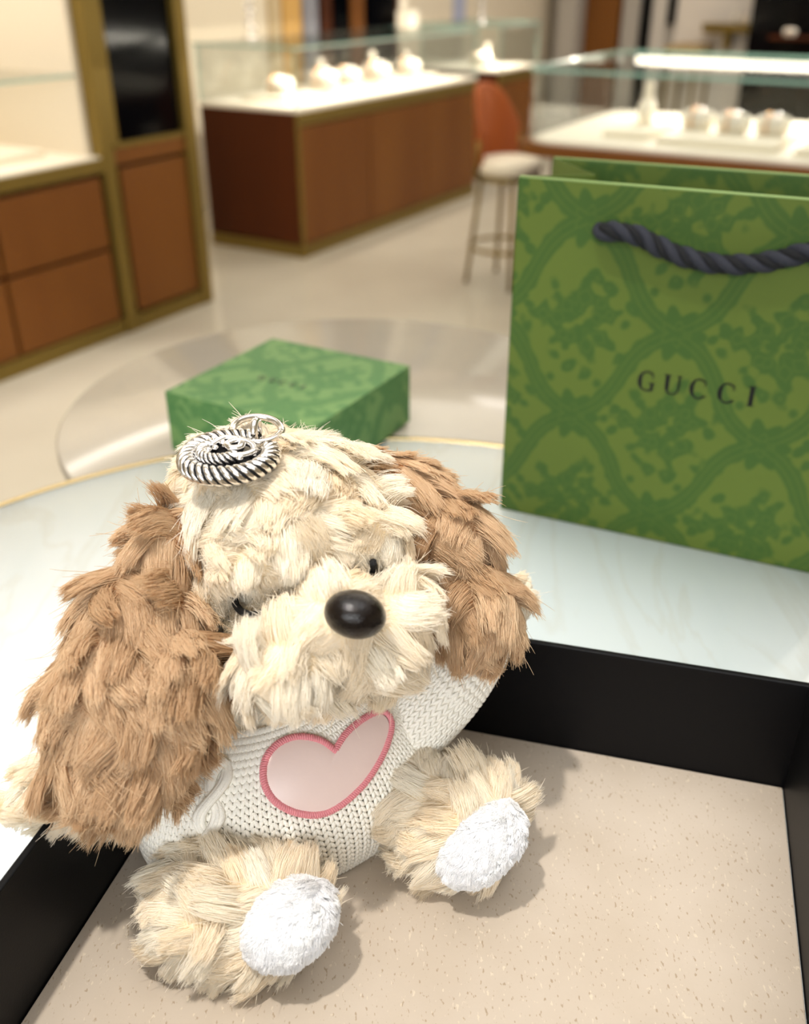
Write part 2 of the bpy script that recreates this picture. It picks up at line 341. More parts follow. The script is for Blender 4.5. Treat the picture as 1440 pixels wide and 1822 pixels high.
tube('footrest', [sc_ + EZ * .16 + (sf * math.cos(t) + sl * math.sin(t)) * .150 for t in np.linspace(0, 2 * math.pi, 40, endpoint=False)], .008, M['brass'], STO, 8, True)

# round-cornered glass case on the right
def rrect(p0, p1, q0, q1, r, n=8):
    pts = []
    for cp, cq, a0_ in ((p1 - r, q1 - r, 0), (p0 + r, q1 - r, 90), (p0 + r, q0 + r, 180), (p1 - r, q0 + r, 270)):
        for k in range(n + 1): t = math.radians(a0_ + 90 * k / n); pts.append((cp + r * math.cos(t), cq + r * math.sin(t)))
    return pts
def prism(name, pts, z0, z1, m, parent, bevel=0):
    bm = bmesh.new(); lo = [bm.verts.new(room(p, q, z0)) for p, q in pts]; hi = [bm.verts.new(room(p, q, z1)) for p, q in pts]; n = len(pts)
    bm.faces.new(lo[::-1]); bm.faces.new(hi)
    for i in range(n): bm.faces.new([lo[i], lo[(i + 1) % n], hi[(i + 1) % n], hi[i]])
    if bevel: bmesh.ops.bevel(bm, geom=[e_ for e_ in bm.edges if abs(e_.verts[0].co.z - e_.verts[1].co.z) < 1e-6], offset=bevel, segments=2, affect='EDGES')
    return mesh_bm(name, bm, m, parent)
def shell(name, pts, off, z0, z1, m, parent):
    n = len(pts); c = np.mean(pts, 0); V = []; Fc = []
    inn = [tuple(c + (np.array(p) - c) * (1 - off / np.linalg.norm(np.array(p) - c))) for p in pts]
    for L_ in (pts, inn):
        for z in (z0, z1): V += [room(p, q, z) for p, q in L_]
    for i in range(n):
        j = (i + 1) % n; Fc += [(i, j, n + j, n + i), (2 * n + j, 2 * n + i, 3 * n + i, 3 * n + j), (n + i, n + j, 3 * n + j, 3 * n + i), (j, i, 2 * n + i, 2 * n + j)]
    bm = bmesh.new(); vv = [bm.verts.new(v) for v in V]
    for f in Fc: bm.faces.new([vv[i] for i in f])
    return mesh_bm(name, bm, m, parent)
CE = empty('glass_case', tuple(room(3.95, -.4)), 'rounded walnut table case with lit glass top behind the green bag', 'display case')
prism('wood_base', rrect(3.50, 4.42, -1.47, .75, .10), .06, .62, M['darkwood'], CE)
prism('plinth', rrect(3.56, 4.36, -1.41, .70, .08), 0, .06, M['brass'], CE)
prism('wood_rim', rrect(3.40, 4.50, -1.57, .85, .13), .612, .652, M['wood'], CE, .004)
prism('display_floor', rrect(3.435, 4.465, -1.535, .815, .11), .6525, .663, M['white'], CE, .003)
shell('glass_pane', rrect(3.43, 4.47, -1.54, .82, .10), .008, .6635, .893, M['glass'], CE)
prism('glass_top', rrect(3.43, 4.47, -1.54, .82, .10), .894, .902, M['glass'], CE)
shell('pane_edge', rrect(3.422, 4.478, -1.548, .828, .105), .0075, .8925, .9035, M['gedge'], CE)
rbox('light_strip', 4.425, 4.45, -1.46, .6, .852, .882, M['led'], CE)
o = light('case_lamp', 'AREA', tuple(room(4.41, -.4, .87)), 14, (1, .9, .76), 1.9, size_y=.02); d = Vector(tuple(room(3.9, -.4, .64))) - o.location; xa = Vector(tuple(E2)); za_ = -d.normalized(); ya = za_.cross(xa).normalized(); o.rotation_euler = Matrix((ya.cross(za_).normalized(), ya, za_)).transposed().to_euler()
ZE = .6635
for p0_, p1_, q0_, q1_, w_ in ((3.64, 4.0, -1.30, -1.13, 'small cream tray nearest the rounded left corner of the glass case'), (3.58, 3.98, -1.08, -.66, 'wide cream tray in the middle of the glass case'), (3.56, 3.96, -.60, -.2, 'cream tray farthest right in the glass case')):
    slab('jewellery_tray', p0_, p1_, q0_, q1_, ZE, ZE + .022, M['white'], w_, 'tray', 'trays in the glass case')
ZF = ZE + .022
bust(3.86, -1.21, ZF, .75, 'white bust on the small tray in the glass case')
roll(3.84, -1.005, ZF, 1.0, 'bracelet cushion at the left of the wide tray in the glass case', 'cushions in the glass case')
roll(3.80, -.865, ZF, 1.0, 'bracelet cushion second on the wide tray in the glass case', 'cushions in the glass case')
roll(3.82, -.73, ZF, 1.0, 'bracelet cushion at the right of the wide tray in the glass case', 'cushions in the glass case')
roll(3.80, -.52, ZF, 1.3, 'bracelet cushion on the right-hand tray in the glass case', 'cushions in the glass case')

# wall panels and displays behind the counters
def wall_piece(name, p0, p1, z0, z1, depth, m, label, cat):
    e = empty(name, tuple(room((p0 + p1) / 2, Q0, z0)), label, cat); rbox('panel', p0, p1, Q0 + .001, Q0 + depth, z0, z1, m, e, .004)
    rbox('cap', p0 - .004, p1 + .004, Q0 + .001, Q0 + depth + .004, z1, z1 + .02, M['brass'], e); return e
M['mustard'] = mat('gold_panel', srgb(206, 160, 84), .4); M['bluegrey'] = mat('blue_grey_panel', srgb(140, 140, 150), .35); M['beige'] = mat('beige_panel', srgb(196, 176, 140), .6); M['lilac'] = mat('lilac_card', srgb(172, 178, 204), .6)
wall_piece('wall_panel', 5.00, 5.10, 0, 2.3, .03, M['beige'], 'thin beige panel on the wall left of the gold panel', 'panel')
wall_piece('wall_panel', 5.11, 5.29, 0, 2.3, .04, M['mustard'], 'gold-coloured panel on the wall behind the long counter', 'panel')
wall_piece('wall_panel', 5.31, 5.45, 0, 2.3, .05, M['bluegrey'], 'blue-grey panel on the wall behind the long counter', 'panel')
e = wall_piece('wall_cabinet', 5.49, 6.42, 0, 2.3, .05, M['darkwood'], 'dark wall cabinet with black glass doors behind the long counter', 'cabinet')
rbox('glass_door', 5.60, 5.78, Q0 + .05, Q0 + .06, .3, 2.2, M['black'], e); rbox('glass_door', 5.98, 6.36, Q0 + .05, Q0 + .06, .3, 2.2, M['black'], e)
rbox('stile', 5.80, 5.95, Q0 + .05, Q0 + .065, 0, 2.25, M['wood'], e)
wall_piece('wall_card', 7.30, 7.46, .86, 1.3, .03, M['lilac'], 'pale blue card panel on the cream wall past the short counter', 'card')
# far wall
def far_piece(name, q0, q1, z0, z1, depth, m, label, cat):
    e = empty(name, tuple(room(P1, (q0 + q1) / 2, z0)), label, cat); rbox('panel', P1 - depth, P1 - .001, q0, q1, z0, z1, m, e, .006)
    rbox('cap', P1 - depth - .005, P1 - .001, q0 - .004, q1 + .004, z1, z1 + .02, M['brass'], e); return e
M['lightgrey'] = mat('pale_grey_panel', srgb(206, 200, 192), .5); M['offwhite'] = mat('off_white_panel', srgb(232, 224, 214), .6)
far_piece('pillar', -3.74, -3.56, 0, 2.6, .30, M['greywall'], 'grey pillar in the far corner of the shop', 'pillar')
far_piece('wood_panel', -3.55, -3.24, 0, 2.5, .10, M['wood'], 'walnut panel on the far wall beside the grey pillar', 'panel')
far_piece('wall_panel', -3.22, -3.06, 0, 2.5, .06, M['greywall'], 'grey panel on the far wall right of the walnut panel', 'panel')
far_piece('door_frame', -3.04, -2.97, 0, 2.5, .09, M['black'], 'tall black frame on the far wall', 'frame')
far_piece('wall_panel', -2.95, -2.82, .3, 2.5, .06, M['lightgrey'], 'pale grey panel between the two black frames on the far wall', 'panel')
far_piece('door_frame', -2.81, -2.75, .80, 2.5, .08, M['black'], 'short black frame hanging on the far wall', 'frame')
far_piece('wall_panel', -2.74, -2.05, 0, 2.5, .04, M['offwhite'], 'wide off-white panel on the far wall', 'panel')
e = far_piece('wall_shelf', -2.44, -2.04, .755, .80, .26, M['brass'], 'brass display shelf on the far off-white wall', 'shelf'); rbox('bracket', P1 - .22, P1 - .05, -2.26, -2.22, .62, .755, M['brass'], e)
bust(9.12, -2.2, .822, .55, 'small white bust on the far brass shelf')
roll(9.10, -2.09, .822, 1.0, 'bracelet cushion on the far brass shelf')
e = empty('low_bench', tuple(room(9.0, -2.5, 0)), 'low tan bench against the far wall', 'bench'); rbox('top', 8.75, 9.24, -2.66, -2.36, .60, .66, mat('tan_cloth', srgb(176, 150, 104), .7), e, .006)
for dp in (8.78, 9.2):
    for dq in (-2.64, -2.4): rbox('leg', dp, dp + .025, dq, dq + .025, 0, .60, M['brass'], e)
e = far_piece('black_cabinet', -2.00, -1.2, 0, 2.4, .5, M['black'], 'tall black cabinet against the far wall at right', 'cabinet')
rbox('shelf', P1 - .68, P1 - .5, -1.8, -1.3, .74, .76, M['darkwood'], e)
roll(8.70, -1.66, .7605, .8, 'small cushion on the black cabinet ledge')
# ceiling downlights that can be seen mirrored in the stone
for k, (x_, y_, w_) in enumerate(((-.40, .02, 'above the marble table'), (.35, 2.6, 'above the stool'), (-.75, 2.35, 'above the left cabinet'), (1.0, 2.9, 'above the right glass case'), (-.5, 3.6, 'above the long counter'), (.34, 5.67, 'past the stool'), (.54, 5.80, 'above the short counter'))):
    e = empty('downlight', (x_, y_, CEIL), 'round recessed ceiling downlight ' + w_, 'ceiling light', 'ceiling downlights')
    lathe('rim', [(.055, -.012), (.075, -.012), (.078, -.001), (.055, -.001)], (x_, y_, CEIL), M['offwhite'], e, 28); lathe('lens', [(.052, -.008), (.052, -.002)], (x_, y_, CEIL), M['led_soft'], e, 24)

# ------------------------------------------------------------------ table
TBL = empty('round_table', (-.03, .55, 0), 'white marble round table with a thin gold rim and grey stone wing', 'table')
m = mat('white_marble', srgb(226, 234, 233), .1, spec=.5)
nt = m.node_tree; N = nt.nodes; L = nt.links; b = N['Principled BSDF']; tc = N.new('ShaderNodeTexCoord')
def vein_layer(nt, tc, scale, dist, lo, hi, rot):
    N = nt.nodes; L = nt.links; mp = N.new('ShaderNodeMapping'); mp.inputs['Rotation'].default_value = (0, 0, rot); mp.inputs['Scale'].default_value = (scale, scale * .32, scale)
    L.new(tc.outputs['Object'], mp.inputs[0]); t = N.new('ShaderNodeTexNoise'); t.inputs['Scale'].default_value = 1; t.inputs['Detail'].default_value = 5; t.inputs['Distortion'].default_value = dist
    L.new(mp.outputs[0], t.inputs['Vector']); a = N.new('ShaderNodeMath'); a.operation = 'SUBTRACT'; a.inputs[1].default_value = .5; L.new(t.outputs['Fac'], a.inputs[0])
    ab = N.new('ShaderNodeMath'); ab.operation = 'ABSOLUTE'; L.new(a.outputs[0], ab.inputs[0]); r = N.new('ShaderNodeMapRange'); r.inputs['From Min'].default_value = lo; r.inputs['From Max'].default_value = hi
    r.inputs['To Min'].default_value = 1; r.inputs['To Max'].default_value = 0; L.new(ab.outputs[0], r.inputs['Value']); return r.outputs[0]
v1 = vein_layer(nt, tc, 13, 1.0, 0, .035, 2.35); v2 = vein_layer(nt, tc, 6, .6, 0, .22, 2.2)
mx1 = N.new('ShaderNodeMix'); mx1.data_type = 'RGBA'; mx1.inputs['A'].default_value = srgb(236, 245, 249); mx1.inputs['B'].default_value = srgb(228, 239, 243)
L.new(v2, mx1.inputs['Factor']); mx2 = N.new('ShaderNodeMix'); mx2.data_type = 'RGBA'; mx2.inputs['B'].default_value = srgb(214, 214, 204)
ml = N.new('ShaderNodeMath'); ml.operation = 'MULTIPLY'; ml.inputs[1].default_value = .3; L.new(v1, ml.inputs[0]); L.new(ml.outputs[0], mx2.inputs['Factor'])
L.new(mx1.outputs['Result'], mx2.inputs['A']); L.new(mx2.outputs['Result'], b.inputs['Base Color']); M['marble'] = m
M['slab'] = mat('grey_polished_stone', srgb(198, 188, 170), .13, noise=(7, srgb(186, 177, 163), 5, .3, .7), spec=.5)
RC = (-.0304, .4151); RR = .4404
lathe('marble_top', [(RR - .012, -.03), (RR - .004, -.026), (RR - .004, 0), (0.0001, 0)][:3], (RC[0], RC[1], TZ), M['marble'], TBL, n=160)
a = np.linspace(0, 2 * math.pi, 200, endpoint=False)
V = []; Fc = []
for r, z in ((RR - .0045, -.024), (RR + .0018, -.024), (RR + .0018, .0006), (RR + .0008, .0014), (RR - .0035, .0014), (RR - .0045, .0004)):
    V.append(np.stack([RC[0] + r * np.cos(a), RC[1] + r * np.sin(a), np.full_like(a, TZ + z)], 1))
V = np.concatenate(V); n = 200
for k in range(6):
    for j in range(n): Fc.append((k * n + j, k * n + (j + 1) % n, ((k + 1) % 6) * n + (j + 1) % n, ((k + 1) % 6) * n + j))
mesh_np('gold_rim', V, Fc, M['gold'], TBL)
lathe('stone_wing', [(.283, -.028), (.291, -.022), (.294, -.012), (.2935, -.0035), (.291, -.0008)], (-.0621, .9376, TZ), M['slab'], TBL, n=140)
lathe('pedestal', [(.26, 0), (.26, .02), (.06, .05), (.045, .1), (.045, .7), (.09, .765), (.2, .771)], (-.03, .62, 0), M['brass'], TBL, n=48)

# ------------------------------------------------------------------ tray
TA = np.array([math.cos(math.radians(-15)), math.sin(math.radians(-15)), 0]); TB = np.array([-TA[1], TA[0], 0])
def tr(a_, b_, z): return TA * a_ + TB * b_ + EZ * (TZ + z)
a0, a1, b0, b1 = -.2265, .104, .10, .431; WH = .075; WT = .0035
TRAY = empty('display_tray', tuple(tr((a0 + a1) / 2, (b0 + b1) / 2, 0)), 'open black-walled tray with a beige board bottom on the marble table', 'tray')
def tbox(name, x0, x1, y0, y1, z0, z1, m, bevel=0): return hexa(name, [tr(x, y, z) for z in (z0, z1) for x, y in ((x0, y0), (x1, y0), (x1, y1), (x0, y1))], m, TRAY, bevel)
kr = mat('beige_greyboard', srgb(188, 175, 160), .85, noise=(26, srgb(180, 166, 149), 6, .25, .75), bump=(700, .12, .0006))
nt = kr.node_tree; N = nt.nodes; L = nt.links; tc = N['Texture Coordinate']
base = N['Principled BSDF'].inputs['Base Color'].links[0].from_socket
prev = base
for sc_, th, colr in ((620, .70, srgb(158, 140, 118)), (520, .72, srgb(200, 187, 167))):
    mp = N.new('ShaderNodeMapping'); mp.inputs['Scale'].default_value = (sc_, sc_ * .5, sc_); mp.inputs['Rotation'].default_value = (0, 0, sc_); L.new(tc.outputs['Object'], mp.inputs[0])
    t = N.new('ShaderNodeTexNoise'); t.inputs['Scale'].default_value = 1; t.inputs['Detail'].default_value = 2; L.new(mp.outputs[0], t.inputs['Vector'])
    r = N.new('ShaderNodeMapRange'); r.inputs['From Min'].default_value = th - .06; r.inputs['From Max'].default_value = th; L.new(t.outputs['Fac'], r.inputs['Value'])
    x = N.new('ShaderNodeMix'); x.data_type = 'RGBA'; x.inputs['B'].default_value = colr; L.new(r.outputs[0], x.inputs['Factor']); L.new(prev, x.inputs['A']); prev = x.outputs['Result']
L.new(prev, N['Principled BSDF'].inputs['Base Color']); M['board'] = kr
tbox('base_board', a0 + .0006, a1 - .0006, b0 + .0006, b1 - .0006, .0006, .003, M['board'], .0006)
tbox('wall', a0 - WT, a1 + WT, b1, b1 + WT, .0002, WH, M['traywall'], .0007)
tbox('wall', a0 - WT, a1 + WT, b0 - WT, b0, .0002, WH, M['traywall'], .0007)
tbox('wall', a0 - WT, a0, b0, b1, .0002, WH, M['traywall'], .0007)
tbox('wall', a1, a1 + WT, b0, b1, .0002, WH, M['traywall'], .0007)

# ------------------------------------------------------------------ print on the green paper
def seg_d(x, y, x0, y0, x1, y1):
    dx, dy = x1 - x0, y1 - y0; t = np.clip(((x - x0) * dx + (y - y0) * dy) / (dx * dx + dy * dy), 0, 1)
    return np.hypot(x - x0 - t * dx, y - y0 - t * dy), t
def sm(d, wdt): return np.clip(.5 - d / wdt, 0, 1)
def leaf(x, y, cx, cy, ang, ln, wd, lobes=0):
    c, s = math.cos(ang), math.sin(ang); u = (x - cx) * c + (y - cy) * s; v = -(x - cx) * s + (y - cy) * c
    t = np.clip(u / ln, 0, 1); hw = wd * np.sin(math.pi * t) ** .7 * (1 - .35 * t)
    if lobes: hw = hw * (1 + .35 * np.cos(t * lobes * 2 * math.pi))
    return np.maximum(np.abs(v) - hw, np.maximum(-u, u - ln) * 1.0)
LEAVES = [(-.02, .0, 3.05, .24, .055, 3), (.0, .01, 2.4, .17, .05, 2), (.0, -.02, 3.75, .17, .045, 2), (.02, .0, .35, .2, .05, 3), (.02, -.02, -.5, .19, .05, 2),
          (.0, .02, 1.35, .19, .055, 2), (.02, -.01, -1.3, .2, .05, 2), (.0, 0, -2.0, .16, .045, 2), (.05, .03, .9, .16, .045, 2)]
DOTS = [(-.235, .05, .022), (-.235, -.045, .022), (-.27, .0, .02), (.07, .2, .034), (.125, .165, .028), (.2, -.15, .026), (.05, -.22, .034), (-.03, -.215, .03), (-.1, -.17, .022), (.24, .08, .026), (.215, .02, .02), (-.13, .15, .024)]
def damask(u, v):
    """print amount 0..1 at paper position (m); staggered lattice of sprigs framed by ogee bands"""
    X = u / .142; Y = v / .150; out = np.zeros_like(X); mid = np.zeros_like(X); hi = np.zeros_like(X)
    wob = .010 * np.sin(X * 41 + 3 * np.sin(Y * 23)) + .010 * np.sin(Y * 47 + 2 * np.sin(X * 31))
    for ox, oy in ((0, 0), (.5, .5)):
        x = (X - ox + .5) % 1 - .5; y = (Y - oy + .5) % 1 - .5; xs, ys = x / 1.12, y / 1.12
        d = np.full_like(x, 9.0)
        for cx, cy, an, ln, wd, lb in LEAVES: d = np.minimum(d, leaf(xs, ys, cx, cy, an, ln, wd, lb))
        for cx, cy, r in DOTS: d = np.minimum(d, np.hypot(xs - cx, ys - cy) - r)
        out = np.maximum(out, sm(d + wob, .02)); mid = np.maximum(mid, sm(np.abs(d + .028) - .006, .014))
        # ogee band round this sprig, S-curved between the four nodes
        ax, ay = np.abs(x), np.abs(y); h = ax + ay - .5 + .055 * np.sin(2 * math.pi * (ax - ay)) * np.where(x * y > 0, 1, 1)
        band = sm(np.abs(h) - .066 + .5 * wob, .02); out = np.maximum(out, band * .92); hi = np.maximum(hi, sm(np.abs(h - .026) - .006, .012))
        # palmettes on the nodes
        xn = x; yn = (y % 1) - .5
        th = np.arctan2(yn, xn); rr = np.hypot(xn, yn * 1.15); lob = .135 * (1 + .2 * np.cos(th * 7)); out = np.maximum(out, sm(rr - lob, .02)); hi = np.maximum(hi, sm(np.abs(rr - .055 - .02 * np.cos(th * 5)) - .006, .012))
        for sx in (-1, 1):
            for (qx, qy, rq) in ((.17, .13, .026), (.2, .1, .02), (.13, .19, .022)): out = np.maximum(out, sm(np.hypot(xn - sx * qx, yn - qy) - rq, .02))
    return np.clip(out - .35 * mid * out - .4 * hi, 0, 1)
def print_mat(name, base, ink, rough=.55):
    m = bpy.data.materials.new(name); m.use_nodes = True; N = m.node_tree.nodes; L = m.node_tree.links; b = N['Principled BSDF']; b.inputs['Roughness'].default_value = rough; b.inputs['Specular IOR Level'].default_value = .22
    at_ = N.new('ShaderNodeAttribute'); at_.attribute_name = 'print'; x = N.new('ShaderNodeMix'); x.data_type = 'RGBA'; x.inputs['A'].default_value = base; x.inputs['B'].default_value = ink
    L.new(at_.outputs['Fac'], x.inputs['Factor']); L.new(x.outputs['Result'], b.inputs['Base Color'])
    t = N.new('ShaderNodeTexNoise'); t.inputs['Scale'].default_value = 1500; tc = N.new('ShaderNodeTexCoord'); L.new(tc.outputs['Object'], t.inputs['Vector'])
    bp = N.new('ShaderNodeBump'); bp.inputs['Strength'].default_value = .05; bp.inputs['Distance'].default_value = .0004; L.new(t.outputs['Fac'], bp.inputs['Height']); L.new(bp.outputs[0], b.inputs['Normal'])
    return m
M['bagpaper'] = print_mat('green_damask_paper', srgb(88, 105, 42), srgb(61, 89, 37))
M['boxpaper'] = print_mat('green_box_paper', srgb(110, 146, 88), srgb(80, 124, 72))
def sheet(name, org, du, dv, nu, nv, m, parent, thick=0, off=(0, 0)):
    """printed paper sheet spanned by du, dv from org"""
    U, Vv = np.meshgrid(np.linspace(0, 1, nu), np.linspace(0, 1, nv)); lu, lv = np.linalg.norm(du), np.linalg.norm(dv)
    P = np.asarray(org) + U[..., None] * np.asarray(du) + Vv[..., None] * np.asarray(dv); i = np.arange(nu * nv).reshape(nv, nu)
    Fc = np.stack([i[:-1, :-1], i[:-1, 1:], i[1:, 1:], i[1:, :-1]], -1).reshape(-1, 4)
    o = mesh_np(name, P.reshape(-1, 3), Fc, m, parent, smooth=False)
    at_ = o.data.attributes.new('print', 'FLOAT', 'POINT'); at_.data.foreach_set('value', damask(U * lu + off[0], Vv * lv + off[1]).ravel().astype(np.float32))
    if thick:
        s = o.modifiers.new('thickness', 'SOLIDIFY'); s.thickness = thick; s.offset = -1
    return o

# ------------------------------------------------------------------ paper bag
BU = unit(np.array([.914, -.406, 0])); BN = np.array([-BU[1], BU[0], 0]); BO = np.array([.0817, .7129, TZ + .0004]); BW, BH, BD = .292, .272, .088
BAG = empty('paper_bag', tuple(BO + BU * BW / 2 + BN * BD / 2), 'green patterned paper shopping bag with black rope handle', 'shopping bag')
def bp(u, v, z): return BO + BU * u + BN * v + EZ * z
lean = .004
sheet('front_panel', bp(0, 0, 0), BU * BW, EZ * BH + BN * 0, 366, 342, M['bagpaper'], BAG, .0012, (.018, .053))
sheet('back_panel', bp(BW, BD, 0), -BU * BW, EZ * BH, 120, 112, M['bagpaper'], BAG, .0012, (.04, .02))
for s, u0 in ((1, 0.0006), (-1, BW - .0006)):
    fold = .048 * s
    bm = bmesh.new(); rows = []
    for k in range(9):
        z = BH * k / 8; f = fold * (k / 8) ** 1.1; rows.append([bm.verts.new(bp(u0 + s * .0008, .0014, z)), bm.verts.new(bp(u0 + f, BD * .33, z)), bm.verts.new(bp(u0 + s * .0008, BD - .0014, z))])
    for k in range(8):
        for j in range(2): bm.faces.new([rows[k][j], rows[k][j + 1], rows[k + 1][j + 1], rows[k + 1][j]])
    g = mesh_bm('gusset', bm, M['bagpaper'], BAG); at_ = g.data.attributes.new('print', 'FLOAT', 'POINT'); g.modifiers.new('thickness', 'SOLIDIFY').thickness = .0008
hexa('bottom', [bp(u, v, z) for z in (0.0002, .0015) for u, v in ((.002, .002), (BW - .002, .002), (BW - .002, BD - .002), (.002, BD - .002))], M['bagpaper'], BAG)
for v in (0, BD): tube('top_edge', [bp(0.001, v + (.0006 if v == 0 else -.0006), BH), bp(BW - .001, v + (.0006 if v == 0 else -.0006), BH)], .0009, M['paper_edge'], BAG, 6)
# rope handle
hp = [(.0640, .002, .2395), (.066, -.006, .2405), (.074, -.0105, .2425), (.09, -.011, .2415), (.108, -.010, .2345), (.126, -.0095, .2295), (.146, -.0095, .2275)]
hp = hp + [(2 * .146 - u, v, z) for u, v, z in hp[-2::-1]]
hc = catmull([bp(*p) for p in hp], 14)
M['rope'] = mat('navy_black_cord', srgb(36, 38, 49), .8, bump=(1800, .5, .001))
M['rope2'] = mat('dark_navy_cord', srgb(7, 8, 14), .85, bump=(1800, .5, .001))
def twist(center, n_str, pitch, off, rad, phase=0):
    tn = unit(np.gradient(center, axis=0)); s = np.concatenate([[0], np.cumsum(np.linalg.norm(np.diff(center, axis=0), axis=1))]); u = unit(np.cross(tn, -BN)); v = np.cross(tn, u); res = []
    for k in range(n_str):
        ph = phase + 2 * math.pi * (k / n_str + s / pitch); res.append(center + off * (np.cos(ph)[:, None] * u + np.sin(ph)[:, None] * v))
    return res
hc2 = catmull(hc[::3], 6)
for k, st in enumerate(twist(hc2, 4, .036, .0037, .0036)): tube('rope_strand', st, .0037 if k % 2 == 0 else .0029, M['rope'] if k % 2 == 0 else M['rope2'], BAG, 8)
for u in (.064, 2 * .146 - .064): lathe('rope_knot', [(.0001, -.009), (.006, -.007), (.0085, 0), (.006, .007), (.0001, .009)], bp(u, .010, .2395), M['rope'], BAG, 12)
# lettering: each letter is built from strokes with thick and thin parts
def letter_outline(ch):
    """list of quad strips ((x0,y0),(x1,y1)) pairs in letter units, height 1"""
    S = []
    def arc(cx, cy, rx, ry, a0, a1, thick, thin, n=26):
        st = []
        for k in range(n + 1):
            t = math.radians(a0 + (a1 - a0) * k / n); wv = thin + (thick - thin) * abs(math.cos(t)) ** 1.6
            st.append(((cx + (rx - wv) * math.cos(t), cy + (ry - thin * .9) * math.sin(t)), (cx + rx * math.cos(t), cy + ry * math.sin(t))))
        S.append(st)
    def rect(x0, y0, x1, y1): S.append([((x0, y0), (x1, y0)), ((x0, y1), (x1, y1))])
    if ch in 'CG':
        arc(.45, .5, .45, .52, 50 if ch == 'C' else 48, 318 if ch == 'C' else 300, .21, .085)
        rect(.70, .66, .755, .93)
        if ch == 'C': S.append([((.72, .10), (.78, .21)), ((.76, .08), (.82, .19))])
        if ch == 'G': rect(.64, .03, .79, .42); rect(.53, .40, .88, .45); S.append([((.50, .00), (.50, -.02)), ((.70, .07), (.72, .02))])
    if ch == 'U':
        rect(.08, .3, .28, 1); rect(.69, .3, .79, 1); rect(.0, .955, .36, 1); rect(.60, .955, .88, 1)
        st = []
        for k in range(25):
            t = math.radians(180 + 180 * k / 24); wv = .16 + (.075 - .16) * k / 24
            st.append(((.4375 + (.3375 - wv) * math.cos(t), .3 + (.31 - .06) * math.sin(t)), (.4375 + .3375 * math.cos(t), .3 + .31 * math.sin(t))))
        S.append(st)
    if ch == 'I': rect(.08, 0, .29, 1); rect(0, .96, .37, 1); rect(0, 0, .37, .04)
    return S
M['ink'] = mat('black_foil_lettering', srgb(12, 14, 10), .35)
def lettering(org, du, dz, nrm, height, centers, parent, m, thick=.0004):
    for ch, (c, yo) in zip('GUCCI', centers):
        bm = bmesh.new(); wch = .37 if ch == 'I' else .88; layer = 0
        for st in letter_outline(ch):
            layer += 1; off = nrm * (thick * (1 + .04 * layer)); prev = None
            for (p, q) in st:
                pts = [bm.verts.new(np.asarray(org) + np.asarray(du) * (c + (x - wch / 2) * height) + np.asarray(dz) * ((y - .5) * height + yo) + off) for x, y in (p, q)]
                base_ = [bm.verts.new(Vector(v.co) - Vector(off)) for v in pts]
                if prev:
                    bm.faces.new([prev[0], prev[1], pts[1], pts[0]])
                    bm.faces.new([prev[0], pts[0], base_[0], prev[2]]); bm.faces.new([prev[1], prev[3], base_[1], pts[1]])
                prev = [pts[0], pts[1], base_[0], base_[1]]
        mesh_bm('letter', bm, m, parent)
lettering(bp(0, 0, 0), BU, EZ, -BN, .0152, [(.1085, .1335), (.1275, .1335), (.1465, .1335), (.1665, .1335), (.1835, .1340)], BAG, M['ink'])

# ------------------------------------------------------------------ green gift box
g0 = np.array([-.2216, .8236, TZ + .0016]); g1 = np.array([-.0790, .7440, TZ + .0016]); gu = unit(g1 - g0); gv = np.array([-gu[1], gu[0], 0]); GL = .166; GWd = .168; GH = .0605
BOX = empty('gift_box', tuple(g0 + gu * GL / 2 + gv * GWd / 2), 'closed square green patterned gift box behind the plush dog', 'box')
def gp(u, v, z): return g0 + gu * u + gv * v + EZ * z
hexa('base', [gp(u, v, z) for z in (0, .05) for u, v in ((.0012, .0012), (GL - .0012, .0012), (GL - .0012, GWd - .0012), (.0012, GWd - .0012))], M['paper_edge'], BOX)
LID = sheet('lid_top', gp(0, 0, GH), gu * GL, gv * GWd, 140, 140, M['boxpaper'], BOX, 0, (.03, .05))
for nm, o_, d_ in (('lid_side', gp(0, 0, .0012), gu * GL), ('lid_side', gp(GL, 0, .0012), gv * GWd), ('lid_side', gp(GL, GWd, .0012), -gu * GL), ('lid_side', gp(0, GWd, .0012), -gv * GWd)):
    sheet(nm, o_, d_, EZ * (GH - .0012), 110, 40, M['boxpaper'], BOX, 0, (.01, .03))
cs = np.array([-.0115, -.0056, 0.0, .0058, .0108])
lu = unit(gu * .97 + gv * .0); lv = unit(np.cross(EZ, lu))
lettering(gp(GL * .50, GWd * .42, GH + .0002), lu, lv, EZ, .0085, [(c * 2.1, 0) for c in cs], BOX, M['ink'], .0004)

